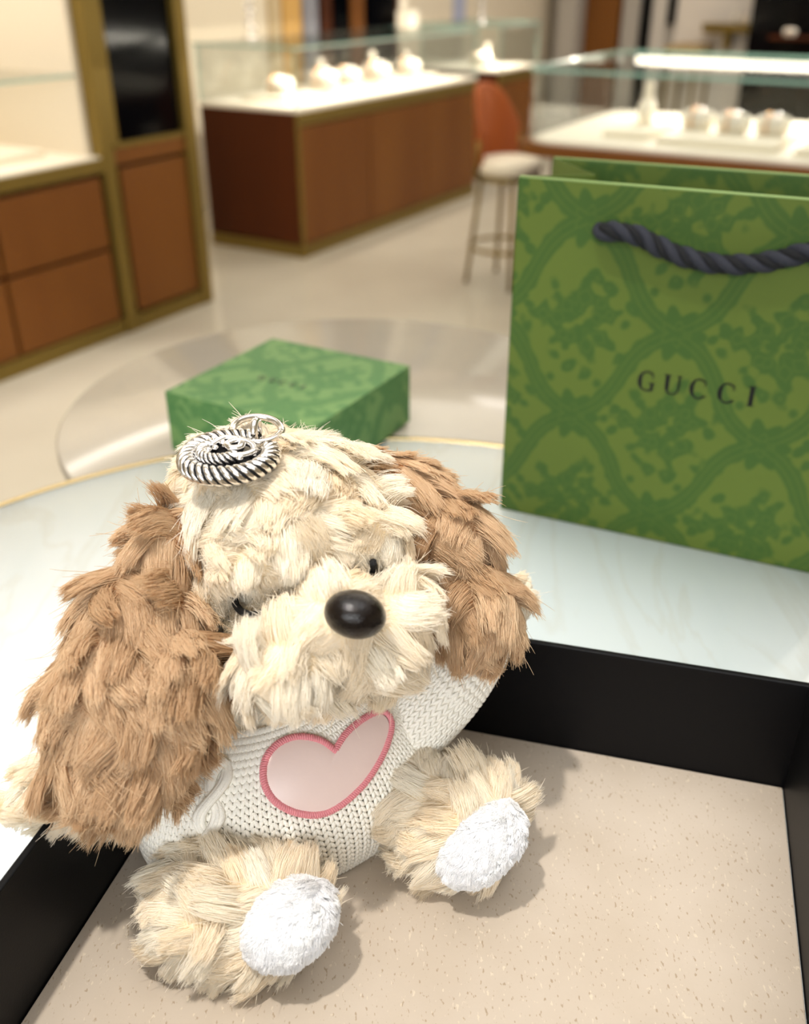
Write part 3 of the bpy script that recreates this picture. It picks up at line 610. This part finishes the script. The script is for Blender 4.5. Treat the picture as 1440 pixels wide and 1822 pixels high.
# ------------------------------------------------------------------ plush dog: blobs, skin and fur
class Blob:
    def __init__(s, x, y, d, rx, ry, rz, roll=0, k=1.0):
        s.c = at(x, y, d); px = d / F_PX * k; a = math.radians(roll); c, n = math.cos(a), math.sin(a)
        s.A = np.stack([RT * c + UP * n, UP * c - RT * n, -FW], 1); s.r = np.array([rx * px, ry * px, rz])
    def val(s, P): return np.linalg.norm(((P - s.c) @ s.A) / s.r, axis=-1)
    def area(s): a, b, c = s.r; p = 1.6; return 4 * math.pi * (((a * b) ** p + (a * c) ** p + (b * c) ** p) / 3) ** (1 / p)
    def sample(s, n):
        v = unit(rng.normal(size=(n * 4, 3))); f = np.linalg.norm(v / s.r, axis=1); keep = rng.random(len(v)) < f / f.max() ; v = v[keep]
        while len(v) < n:
            u = unit(rng.normal(size=(n * 4, 3))); g = np.linalg.norm(u / s.r, axis=1); v = np.vstack([v, u[rng.random(len(u)) < g / f.max()]])
        v = v[:n]; return s.c + (v * s.r) @ s.A.T, unit((v / s.r) @ s.A.T)
    def mesh(s, nu=36, nv=20, k=.985):
        V = []; Fc = []
        for i in range(nv + 1):
            t = math.pi * i / nv
            for j in range(nu): p = 2 * math.pi * j / nu; V.append((math.sin(t) * math.cos(p), math.sin(t) * math.sin(p), math.cos(t)))
        for i in range(nv):
            for j in range(nu): Fc.append((i * nu + j, i * nu + (j + 1) % nu, (i + 1) * nu + (j + 1) % nu, (i + 1) * nu + j))
        return s.c + (np.array(V) * s.r * k) @ s.A.T, np.array(Fc)
    def hit(s, x, y):
        o = (CAM - s.c) @ s.A / s.r; d = ray(x, y) @ s.A / s.r; a, b, c = d @ d, 2 * o @ d, o @ o - 1; q = b * b - 4 * a * c
        return None if q < 0 else (-b - math.sqrt(q)) / (2 * a)
def surf(blobs, x, y):
    h = [b.hit(x, y) for b in blobs]; h = [v for v in h if v is not None]; return min(h) if h else None
def fur_mat(name, col, col2, spec=.25, transl=.3):
    m = bpy.data.materials.new(name); m.use_nodes = True; N = m.node_tree.nodes; L = m.node_tree.links; b = N['Principled BSDF']
    b.inputs['Roughness'].default_value = .45; b.inputs['Specular IOR Level'].default_value = spec
    at_ = N.new('ShaderNodeAttribute'); at_.attribute_name = 'tint'; x = N.new('ShaderNodeMix'); x.data_type = 'RGBA'; x.inputs['A'].default_value = col; x.inputs['B'].default_value = col2
    L.new(at_.outputs['Fac'], x.inputs['Factor']); L.new(x.outputs['Result'], b.inputs['Base Color'])
    t = N.new('ShaderNodeBsdfTranslucent'); L.new(x.outputs['Result'], t.inputs[0]); mx = N.new('ShaderNodeMixShader'); mx.inputs[0].default_value = transl
    L.new(b.outputs[0], mx.inputs[1]); L.new(t.outputs[0], mx.inputs[2]); L.new(mx.outputs[0], N['Material Output'].inputs[0]); return m
M['creamfur'] = fur_mat('cream_plush_pile', srgb(255, 250, 239), srgb(255, 242, 220), transl=.46)
M['brownfur'] = fur_mat('caramel_plush_pile', srgb(230, 204, 170), srgb(204, 170, 132), spec=.45, transl=.38)
M['whitefur'] = fur_mat('white_velour_pile', srgb(252, 252, 252), srgb(244, 244, 246))
M['creamskin'] = mat('cream_backing_cloth', srgb(244, 228, 196), .9)
M['brownskin'] = mat('caramel_backing_cloth', srgb(176, 128, 84), .9)
M['whiteskin'] = mat('white_sole_cloth', srgb(246, 246, 246), .9)
def skin(name, blobs, m, parent, k=.985):
    V = []; Fc = []; o = 0
    for b in blobs: v, f = b.mesh(k=k); V.append(v); Fc.append(f + o); o += len(v)
    ob = mesh_np(name, np.vstack(V), np.vstack(Fc), m, parent)
    return ob
def fur(name, blobs, m, parent, length, flow, clump=.012, dens=3.8e6, lift=(.25, .6), conv=(.2, .55), spread=.45, rad=.000105, avoid=(), gravity=.25, S=6, keep=None, lenvar=.25, fray=.03, curl=.3, lenfn=None, sub=.06):
    R = []; Nn = []
    for i, b in enumerate(blobs):
        p, n = b.sample(int(b.area() * dens)); ok = np.ones(len(p), bool)
        for j, o in enumerate(blobs):
            if j != i: ok &= o.val(p) > .97
        for o in avoid: ok &= o.val(p) > 1.0
        R.append(p[ok]); Nn.append(n[ok])
    R = np.vstack(R); Nn = np.vstack(Nn)
    if keep is not None: k = keep(R); R = R[k]; Nn = Nn[k]
    # tuft centres, thinned to an even spacing
    cand = rng.permutation(len(R))[:9000]; C = np.empty((0, 3)); idx = []
    for c in cand:
        if len(C) == 0 or ((C - R[c]) ** 2).sum(1).min() > (clump * .62) ** 2: C = np.vstack([C, R[c]]); idx.append(c)
    K = len(C); cn = Nn[idx]; T = flow(C, cn); T = T - cn * (T * cn).sum(1, keepdims=True); T = unit(T + 1e-9)
    an = rng.normal(0, spread, K)[:, None]; T = unit(T * np.cos(an) + np.cross(cn, T) * np.sin(an))
    lf = rng.uniform(*lift, K)[:, None]; Lk = length * rng.uniform(1 - lenvar, 1 + lenvar, K); cv = rng.uniform(*conv, K); tint = np.clip(rng.normal(.45, .26, K), 0, 1)
    side = np.cross(cn, T) * rng.normal(0, curl, K)[:, None]
    # clump spine: starts towards the normal and lays over along the flow
    d = np.zeros((K, S, 3)); pos = np.zeros((K, 3))
    for s in range(1, S):
        t = (s - .5) / (S - 1); lk = lf * (1.25 - .95 * t); di = unit(cn * lk + T * (1 - lk) + side * t * 1.3 + np.array([0, 0, -gravity]) * t * t); pos = pos + di * (Lk[:, None] / (S - 1)); d[:, s] = pos
    near = np.empty(len(R), np.int64)
    jit = R + rng.normal(0, clump * .09, R.shape)
    for a_ in range(0, len(R), 4000): near[a_:a_ + 4000] = ((jit[a_:a_ + 4000, None] - C[None]) ** 2).sum(2).argmin(1)
    n = len(R); s_ = np.linspace(0, 1, S); lenf = rng.normal(1, .06, n); lenf[rng.random(n) < .06] *= .6
    if lenfn is not None: lenf = lenf * lenfn(R)
    sc_id = rng.integers(0, 10 ** 9); cell = np.floor(R / (clump * .28)).astype(np.int64); hsh = (cell[:, 0] * 73856093 ^ cell[:, 1] * 19349663 ^ cell[:, 2] * 83492791) % 4096
    subv = rng.normal(0, sub, (4096, 3)); sublen = rng.normal(1, .05, 4096); lenf = lenf * sublen[hsh]
    P = R[:, None] + d[near] * lenf[:, None, None] + (subv[hsh] * length)[:, None] * (s_ ** 1.4)[None, :, None]
    off = R - C[near]; P -= off[:, None] * (cv[near][:, None] * s_[None] ** 1.3)[..., None]
    P += (rng.normal(0, fray, (n, 1, 3)) * length) * (s_ ** 1.6)[None, :, None] + rng.normal(0, .012, (n, S, 3)) * length * s_[None, :, None]
    stray = rng.random(n) < .03; P[stray] += (rng.normal(0, .22, (stray.sum(), 1, 3)) * length) * (s_ ** 2)[None, :, None]
    P[..., 2] = np.maximum(P[..., 2], TZ + .0034)
    hc = bpy.data.hair_curves.new(name); hc.add_curves([S] * n); hc.points.foreach_set('position', P.reshape(-1).astype(np.float32))
    ra = hc.attributes.get('radius') or hc.attributes.new('radius', 'FLOAT', 'POINT'); ra.data.foreach_set('value', np.tile(rad * np.array([1.0] * (S - 1) + [.45]), n).astype(np.float32))
    ti = hc.attributes.new('tint', 'FLOAT', 'CURVE'); ti.data.foreach_set('value', np.clip(tint[near] + rng.normal(0, .16, n), 0, 1).astype(np.float32))
    return link_curves(name, hc, m, parent)
def link_curves(name, hc, m, parent):
    o = bpy.data.objects.new(name, hc); COL.objects.link(o); hc.materials.append(m); o.parent = parent; o.matrix_parent_inverse = Matrix.Translation(parent.location).inverted(); o['kind'] = 'stuff'; return o
def radial(center, extra=(0, 0, 0)):
    c = np.asarray(center); e = np.asarray(extra, float); return lambda P, n: unit(P - c) + e
def screen(dx, dy): return RT * dx - UP * dy            # a direction given as right/down seen from the front

BOARD_Z = TZ + .0034
DOG = empty('plush_dog', (-.04, .36, TZ + .003), 'cream plush puppy with brown ears and white knit sweater sitting in the tray', 'plush toy')

# head ----------------------------------------------------------------
skull = Blob(508, 935, .462, 184, 155, .055, 0)
crown = Blob(470, 845, .458, 130, 70, .040, 0)
browR = Blob(640, 960, .445, 85, 62, .030, 25)
brow = Blob(500, 990, .432, 140, 55, .028, 12)
cheekL = Blob(512, 1172, .412, 88, 76, .034, 10)
cheekR = Blob(712, 1085, .424, 48, 74, .030, -10)
bridge = Blob(600, 1095, .416, 84, 76, .034, 15)
chin = Blob(655, 1160, .427, 95, 50, .030, 20)
jaw = Blob(565, 1105, .455, 165, 112, .045, 12)
temple = Blob(388, 1045, .450, 52, 82, .028, 0)
HB = [temple, skull, crown, browR, brow, cheekL, cheekR, bridge, chin, jaw]
head = skin('head', HB, M['creamskin'], DOG)
nd = surf(HB, 631, 1093)
NB = Blob(632, 1093, nd - .003, 57, 44, .0125, -12)
nosep = NB.c
eye_pts_L = [(416, 1064), (421, 1078), (432, 1089), (448, 1094), (466, 1091), (482, 1082), (494, 1070)]
eye_pts_R = [(664, 1000), (665, 1010), (664, 1020), (660, 1028)]
def eye_line(pts, out): return np.array([at(x, y, surf(HB, x, y) - out) for x, y in pts])
eL, eR = eye_line(eye_pts_L, .0105), eye_line(eye_pts_R, .008)
def off_eyes(R):
    ok = np.ones(len(R), bool)
    for P in (eL, eR):
        for q in P: ok &= ((R - q) ** 2).sum(1) > .0040 ** 2
    return ok
top = at(440, 800, .44)
def head_len(R):
    f = np.ones(len(R))
    for P in (eL, eR):
        dd = np.sqrt(((R[:, None] - P[None]) ** 2).sum(2).min(1)); f = np.minimum(f, np.clip(.34 + (dd - .010) / .018, .34, 1))
    dc = np.sqrt(((R - at(408, 816, .42)) ** 2).sum(1)); f = np.minimum(f, np.clip(.4 + (dc - .016) / .012, .4, 1))
    dn = np.sqrt(((R - nosep) ** 2).sum(1)); return np.minimum(f, np.clip(.45 + (dn - .012) / .02, .45, 1))
def head_flow(P, n):
    face = ((P - nosep) ** 2).sum(1, keepdims=True) < .040 ** 2
    f1 = unit(P - nosep) * 1.0 + screen(0, .35); f2 = unit(P - top) * .8 + screen(.15, .55)
    return np.where(face, f1, f2)
fur('head_fur', HB, M['creamfur'], head, .0135, head_flow, clump=.0150, avoid=(NB,), keep=off_eyes, lift=(.18, .66), spread=.65, gravity=.2, conv=(.0, .42), lenvar=.3, lenfn=head_len)
# tufts of the brow that fall over the closed eyes
M['nose'] = mat('glossy_dark_nose', srgb(16, 10, 9), .2, spec=.42, bump=(900, .45, .0006))
skin('nose', [NB], M['nose'], DOG)
M['thread'] = mat('black_thread', srgb(10, 10, 12), .8, bump=(2500, .6, .001))
for P in (eL, eR): tube('eye', catmull(P, 6), .0017, M['thread'], DOG, 8)

# ears ----------------------------------------------------------------
EL = [Blob(292, 990, .434, 52, 84, .020, -6), Blob(252, 1110, .424, 98, 110, .022, 8), Blob(226, 1250, .414, 132, 150, .024, -6), Blob(322, 1225, .408, 66, 105, .020, -8), Blob(208, 1360, .414, 112, 78, .020, -12)]
ear = skin('ear', EL, M['brownskin'], DOG)
def earL_flow(P, n):
    f = screen(-.10, 1)[None] - FW[None] * .45 + ((P - EL[2].c) @ RT)[:, None] * RT[None] * 7; topm = (((P - EL[0].c) @ UP) > .55 * EL[0].r[1])[:, None]
    return np.where(topm, (screen(-.35, .1) - FW)[None], f)
fur('ear_fur', EL, M['brownfur'], ear, .0165, earL_flow, clump=.0155, lift=(.12, .5), spread=.45, gravity=.2, conv=(.05, .45), lenvar=.3)
ER = [Blob(640, 845, .480, 52, 42, .018, -35), Blob(715, 880, .478, 85, 62, .020, -30), Blob(800, 960, .472, 78, 80, .022, -20), Blob(848, 1085, .466, 74, 84, .022, -12)]
ear2 = skin('ear', ER, M['brownskin'], DOG)
fur('ear_fur', ER, M['brownfur'], ear2, .0150, lambda P, n: np.tile(screen(.38, 1) - FW * .3, (len(P), 1)), clump=.0155, lift=(.10, .48), spread=.5, gravity=.2, conv=(.05, .45), lenvar=.3)

# arms ----------------------------------------------------------------
AL = [Blob(112, 1402, .438, 66, 52, .022, 15), Blob(190, 1400, .452, 70, 50, .022, 0)]
arm = skin('arm', AL, M['creamskin'], DOG)
fur('arm_fur', AL, M['creamfur'], arm, .012, radial(at(190, 1380, .45), screen(-.3, .2)), clump=.013, lift=(.3, .7), spread=.4, conv=(-.2, .3))
AR = [Blob(905, 1070, .512, 26, 30, .014, 0), Blob(880, 1100, .512, 40, 40, .018, 0)]
arm = skin('arm', AR, M['creamskin'], DOG)
fur('arm_fur', AR, M['creamfur'], arm, .010, radial(at(860, 1120, .51)), clump=.010, lift=(.3, .7))

# legs and feet ---------------------------------------------------------
PL = Blob(516, 1643, .420, 92, 66, .018, 38); PR = Blob(858, 1500, .458, 90, 58, .018, 42)
LL = [Blob(420, 1582, .448, 146, 78, .030, 0), Blob(350, 1618, .440, 72, 80, .026, 0), Blob(468, 1636, .436, 118, 82, .022, 38)]
LR = [Blob(770, 1440, .488, 92, 88, .028, 0), Blob(825, 1465, .474, 110, 88, .024, 42)]
def leg_flow(c):
    def f(P, n):
        v = P - c; v = v - FW * (v @ FW)[:, None]; return unit(v) + screen(-.3, .25) + FW * .35
    return f
for B, Pd, fl in ((LL, PL, 1), (LR, PR, 1)):
    leg = skin('leg', B, M['creamskin'], DOG)
    fur('leg_fur', B, M['creamfur'], leg, .0125, leg_flow(Pd.c), clump=.0135, avoid=(Pd,), lift=(.2, .6), spread=.5, gravity=.15, conv=(.0, .42), lenvar=.3)
    pad = skin('foot_pad', [Pd], M['whiteskin'], DOG); pad['label'] = 'white velour sole'
    fur('pad_pile', [Pd], M['whitefur'], pad, .0026, lambda P, n: np.tile(screen(-.5, 1), (len(P), 1)), clump=.010, dens=9e6, lift=(.45, .55), rad=.00010, avoid=B[:1], conv=(0, .05), spread=.25, sub=.2, curl=.05)

# sweater ---------------------------------------------------------------
bu = unit(RT * .86 + UP * .30 + FW * .33); bu_up = unit(EZ * 1.0 - RT * .28 - bu * ((EZ - RT * .28) @ bu)); bf = np.cross(bu, bu_up)
BODY = Blob(522, 1388, .503, 1, 1, 1); BODY.A = np.stack([bu, bu_up, bf], 1); BODY.r = np.array([.0815, .0560, .0510])
M['knit'] = mat('white_wool_knit', srgb(252, 248, 238), .85, bump=(1600, .5, .0008))
M['knitbase'] = mat('white_wool_lining', srgb(246, 240, 226), .9)
swe = skin('sweater', [BODY], M['knitbase'], DOG, .965); swe['label'] = 'white cable-knit sweater'
def stitches(name, posfn, cols, rows, leg_r, parent, skip=None):
    """each stitch is a V of two plump yarn legs"""
    ring = np.arange(5) * 2 * math.pi / 5; prof = [(0, .35), (.3, 1.0), (.7, 1.0), (1, .35)]; V = []; Fc = []; o = 0
    for i in range(cols):
        for j in range(rows):
            uc = (i + .5) / cols; vc = (j + .5) / rows
            if skip is not None and skip(uc, vc): continue
            for sgn in (-1, 1):
                a_, _ = posfn(uc + sgn * .06 / cols, vc - .62 / rows); b_, nn = posfn(uc + sgn * .46 / cols, vc + .62 / rows)
                ax = b_ - a_; t = unit(ax); s1 = unit(np.cross(nn, t)); s2 = np.cross(t, s1); w_ = leg_r
                for f_, r_ in prof: V.append(a_ + ax * f_ + nn * w_ * .35 * math.sin(math.pi * f_) + w_ * r_ * (np.cos(ring)[:, None] * s1 + .8 * np.sin(ring)[:, None] * s2))
                for k in range(3):
                    for q in range(5): Fc.append((o + k * 5 + q, o + k * 5 + (q + 1) % 5, o + (k + 1) * 5 + (q + 1) % 5, o + (k + 1) * 5 + q))
                o += 20
    ob = mesh_np(name, np.vstack(V), Fc, M['knit'], parent); ob['kind'] = 'stuff'; return ob
def body_pos(u, v, k=1.0):
    al = u * 2 * math.pi; be = math.radians(-72 + 140 * v); nv = np.array([math.cos(be) * math.sin(al), math.sin(be), math.cos(be) * math.cos(al)])
    return BODY.c + BODY.A @ (BODY.r * nv * k), unit(BODY.A @ (nv / BODY.r))
stitches('knit_stitches', body_pos, 104, 38, .00120, swe)
for al0, ph in ((-.74, 0), (2.2, 0)):                       # cable plaits at the sides
    for k in range(2):
        for yn in (-1, 0, 1):
            pts = []
            for i in range(90):
                v = .06 + .84 * i / 89; t = i / 89 * 7.0 * math.pi + k * math.pi; p, n_ = body_pos((al0 + .075 * math.sin(t) + yn * .030 * (1 - .25 * abs(math.cos(t)))) / (2 * math.pi), v, 1.02); pts.append(p + n_ * (.0012 + .0016 * math.cos(t) - .0006 * abs(yn)))
            tube('cable_yarn', pts, .0017, M['knit'], swe, 6)
hem = [body_pos(u, .06, 1.015)[0] for u in np.linspace(0, 1, 90, endpoint=False)]
tube('hem', hem, .0042, M['knit'], swe, 8, closed=True)
# sleeves
SLR = [at(715, 1310, .508), at(800, 1225, .500), at(850, 1160, .508), at(880, 1110, .512)]
SLL = [at(330, 1430, .480), at(270, 1415, .468), at(200, 1402, .455)]
for pts, r0, r1 in ((SLR, .020, .013), (SLL, .020, .015)):
    C_ = catmull(pts, 8); K = len(C_); tn = unit(np.gradient(C_, axis=0)); uu = unit(np.cross(tn, FW)); vv = np.cross(tn, uu)
    sl = tube('sleeve', C_, np.linspace(r0, r1, K), M['knitbase'], swe, 16)
    def pos(u, v, C_=C_, uu=uu, vv=vv, K=K, r0=r0, r1=r1):
        f = np.clip(v, 0, 1) * (K - 1); i = int(min(K - 2, f)); t = f - i; c = C_[i] * (1 - t) + C_[i + 1] * t; a_ = u * 2 * math.pi
        n_ = uu[i] * math.cos(a_) + vv[i] * math.sin(a_); return c + n_ * (r0 + (r1 - r0) * v), n_
    L_ = np.linalg.norm(np.diff(C_, axis=0), axis=1).sum(); stitches('knit_stitches', pos, 30, int(L_ / .0026), .00105, swe)

# heart patch -------------------------------------------------------------
HE = [(597, 1335), (570, 1316), (530, 1309), (495, 1320), (470, 1348), (465, 1385), (478, 1418), (505, 1440), (540, 1451), (575, 1450), (610, 1432), (650, 1395), (680, 1350), (697, 1308), (700, 1280), (688, 1264), (668, 1266), (640, 1283), (615, 1306)]
hc_px = np.array([585, 1375.0]); loop = catmull(HE + HE[:1], 6)[:-1] if False else None
HEx = HE + [HE[0]]; loop = catmull(np.array(HEx, float), 6)[:-1]
def on_body(x, y, k):
    b = Blob(0, 0, 1, 1, 1, 1); b.c, b.A, b.r = BODY.c, BODY.A, BODY.r * k; t = b.hit(x, y); return at(x, y, t) if t else at(x, y, .47)
rings = 9; V = []; Fc = []; nL = len(loop)
for k in range(rings + 1):
    f = k / rings * .93
    for p in loop: q = hc_px + (p - hc_px) * f; V.append(on_body(q[0], q[1], 1.075 - .022 * f ** 4))
for k in range(rings):
    for j in range(nL): Fc.append((k * nL + j, k * nL + (j + 1) % nL, (k + 1) * nL + (j + 1) % nL, (k + 1) * nL + j))
M['satin'] = mat('pale_pink_satin', srgb(232, 208, 202), .34, spec=.5, bump=(60, .12, .002))
patch = mesh_np('heart_patch', V, Fc, M['satin'], DOG); patch['label'] = 'pale pink satin heart patch'
M['pink'] = mat('pink_embroidery_thread', srgb(226, 140, 148), .55)
core = [hc_px + (p - hc_px) * .965 for p in loop]; P = np.array([on_body(q[0], q[1], 1.045) for q in core])
edge = tube('heart_border', P, .0014, M['pink'], patch, 8, closed=True); edge['label'] = 'pink stitched heart border'
# satin stitch threads across the border
Pd_ = np.vstack([P, P[:1]]); dl = np.linalg.norm(np.diff(Pd_, axis=0), axis=1); cum = np.concatenate([[0], np.cumsum(dl)]); tot = cum[-1]; cB = P.mean(0); V = []; Fc = []; o = 0
for s in np.arange(0, tot, .0011):
    i = min(len(P) - 1, np.searchsorted(cum, s, 'right') - 1); t = (s - cum[i]) / dl[i]; c = Pd_[i] * (1 - t) + Pd_[i + 1] * t; tn = unit(Pd_[i + 1] - Pd_[i]); nn = unit(BODY.A @ (((c - BODY.c) @ BODY.A) / BODY.r ** 2)); sd = unit(np.cross(tn, nn) + tn * .25)
    for f in np.linspace(-1, 1, 6):
        ctr = c + sd * f * .0019 + nn * (.0020 * math.sqrt(max(0, 1 - (f * .93) ** 2)) - .0004 + rng.normal(0, .00008)); V.append([ctr + tn * .00052, ctr + nn * .0004, ctr - tn * .00052])
    for k in range(5):
        for q in range(2): Fc.append((o + k * 3 + q, o + k * 3 + q + 1, o + (k + 1) * 3 + q + 1, o + (k + 1) * 3 + q))
    o += 18
st = mesh_np('border_threads', np.concatenate(V), Fc, M['pink'], patch); st['kind'] = 'stuff'

for prt in [o for o in bpy.data.objects if o.type == 'MESH' and (o.parent == DOG or (o.parent and o.parent.parent == DOG))]:
    co = np.empty(len(prt.data.vertices) * 3, np.float32); prt.data.vertices.foreach_get('co', co)
    if co[2::3].min() < BOARD_Z: co[2::3] = np.maximum(co[2::3], BOARD_Z); prt.data.vertices.foreach_set('co', co); prt.data.update()

# ------------------------------------------------------------------ silver charm and ring on the head
CH = at(408, 812, .4145); CHM = empty('metal_charm', tuple(CH), 'oval antiqued silver rope-twist charm with split ring on the plush head', 'charm')
M['antique'] = mat('antique_silver', (.86, .84, .82, 1), .16, metal=1)
M['oxide'] = mat('blackened_silver', (.008, .008, .009, 1), .6, metal=0, spec=.2)
cx = unit(np.array([1, -.10, .03])); cy = unit(np.array([.10, 1, .06])); cz = np.cross(cx, cy)
def rope_loop(name, fn, t0, t1, rad, n_str, turns, closed, samples=300):
    t = np.linspace(t0, t1, samples, endpoint=not closed); c = np.array([CH + cx * fn(a_)[0] + cy * fn(a_)[1] + cz * fn(a_)[2] for a_ in t])
    if closed: tn = unit(np.roll(c, -1, 0) - np.roll(c, 1, 0))
    else: tn = unit(np.gradient(c, axis=0))
    u = unit(np.cross(tn, cz)); v = np.cross(tn, u); s = np.linspace(0, 1, samples, endpoint=not closed)
    tube(name + '_core', c, rad * .80, M['oxide'], CHM, 10, closed)
    for k in range(n_str):
        ph = 2 * math.pi * (k / n_str + turns * s); st_ = c + rad * .66 * (np.cos(ph)[:, None] * u + np.sin(ph)[:, None] * v)
        tube(name + '_strand', st_, rad * .27, M['antique'], CHM, 6, closed)
RX, RY = .0183, .0170
rope_loop('rope_rim', lambda a_: (RX * math.cos(a_), RY * math.sin(a_), 0), math.radians(62), math.radians(385), .0050, 4, 7.2, False)
rope_loop('inner_rope', lambda a_: (-.0035 + .0085 * math.cos(a_), .0005 + .0075 * math.sin(a_), .0022), math.radians(120), math.radians(330), .0032, 4, 3.6, False, 140)
# centre relief: curled stem, petals and a small head
def cl(pts, r, name='relief', m='antique'): return tube(name, catmull([CH + cx * x + cy * y + cz * z for x, y, z in pts], 6), r, M[m], CHM, 8)
cl([(.011, -.002, .001), (.010, .004, .003), (.004, .007, .004), (-.001, .004, .004), (.001, 0, .004), (.005, .001, .004), (.0055, .004, .0045)], .0017, 'curl')
cl([(-.004, -.003, .001), (.002, -.005, .003), (.008, -.004, .003), (.012, .000, .003)], .0016, 'curl')
cl([(-.009, .004, .003), (-.004, .009, .004), (.002, .010, .003)], .0015, 'curl')
for x, y in ((-.006, .001), (-.002, .003), (-.004, .006), (.007, -.0075), (-.0085, -.001)): lathe('bead', [(.0001, -.0015), (.0013, -.0008), (.0017, 0), (.0013, .0008), (.0001, .0015)], CH + cx * x + cy * y + cz * .0035, M['antique'], CHM, 10)
lathe('backing', [(.0001, -.0014), (.0155, -.0014), (.0155, -.0004), (.0001, -.0004)], CH, M['oxide'], CHM, 40)
# bail and split ring standing behind
bl = CH + cx * .0080 + cy * .0185
tube('bail', np.array([bl + cy * .0045 * math.cos(a_) + cz * (.0045 * math.sin(a_) + .003) for a_ in np.linspace(0, 2 * math.pi, 28, endpoint=False)]), .0017, M['antique'], CHM, 8, True)
rc = bl + cx * -.0010 + cy * .0050 + cz * .0006; rx_ = unit(cx + cz * -.12); ry_ = unit(cz * .06 + cy * .99)
tube('split_ring', np.array([rc + rx_ * .0110 * math.cos(a_) + ry_ * .0110 * math.sin(a_) + np.cross(rx_, ry_) * .0006 * a_ / 6.28 for a_ in np.linspace(0, 2 * math.pi, 60)]), .0017, M['antique'], CHM, 8)
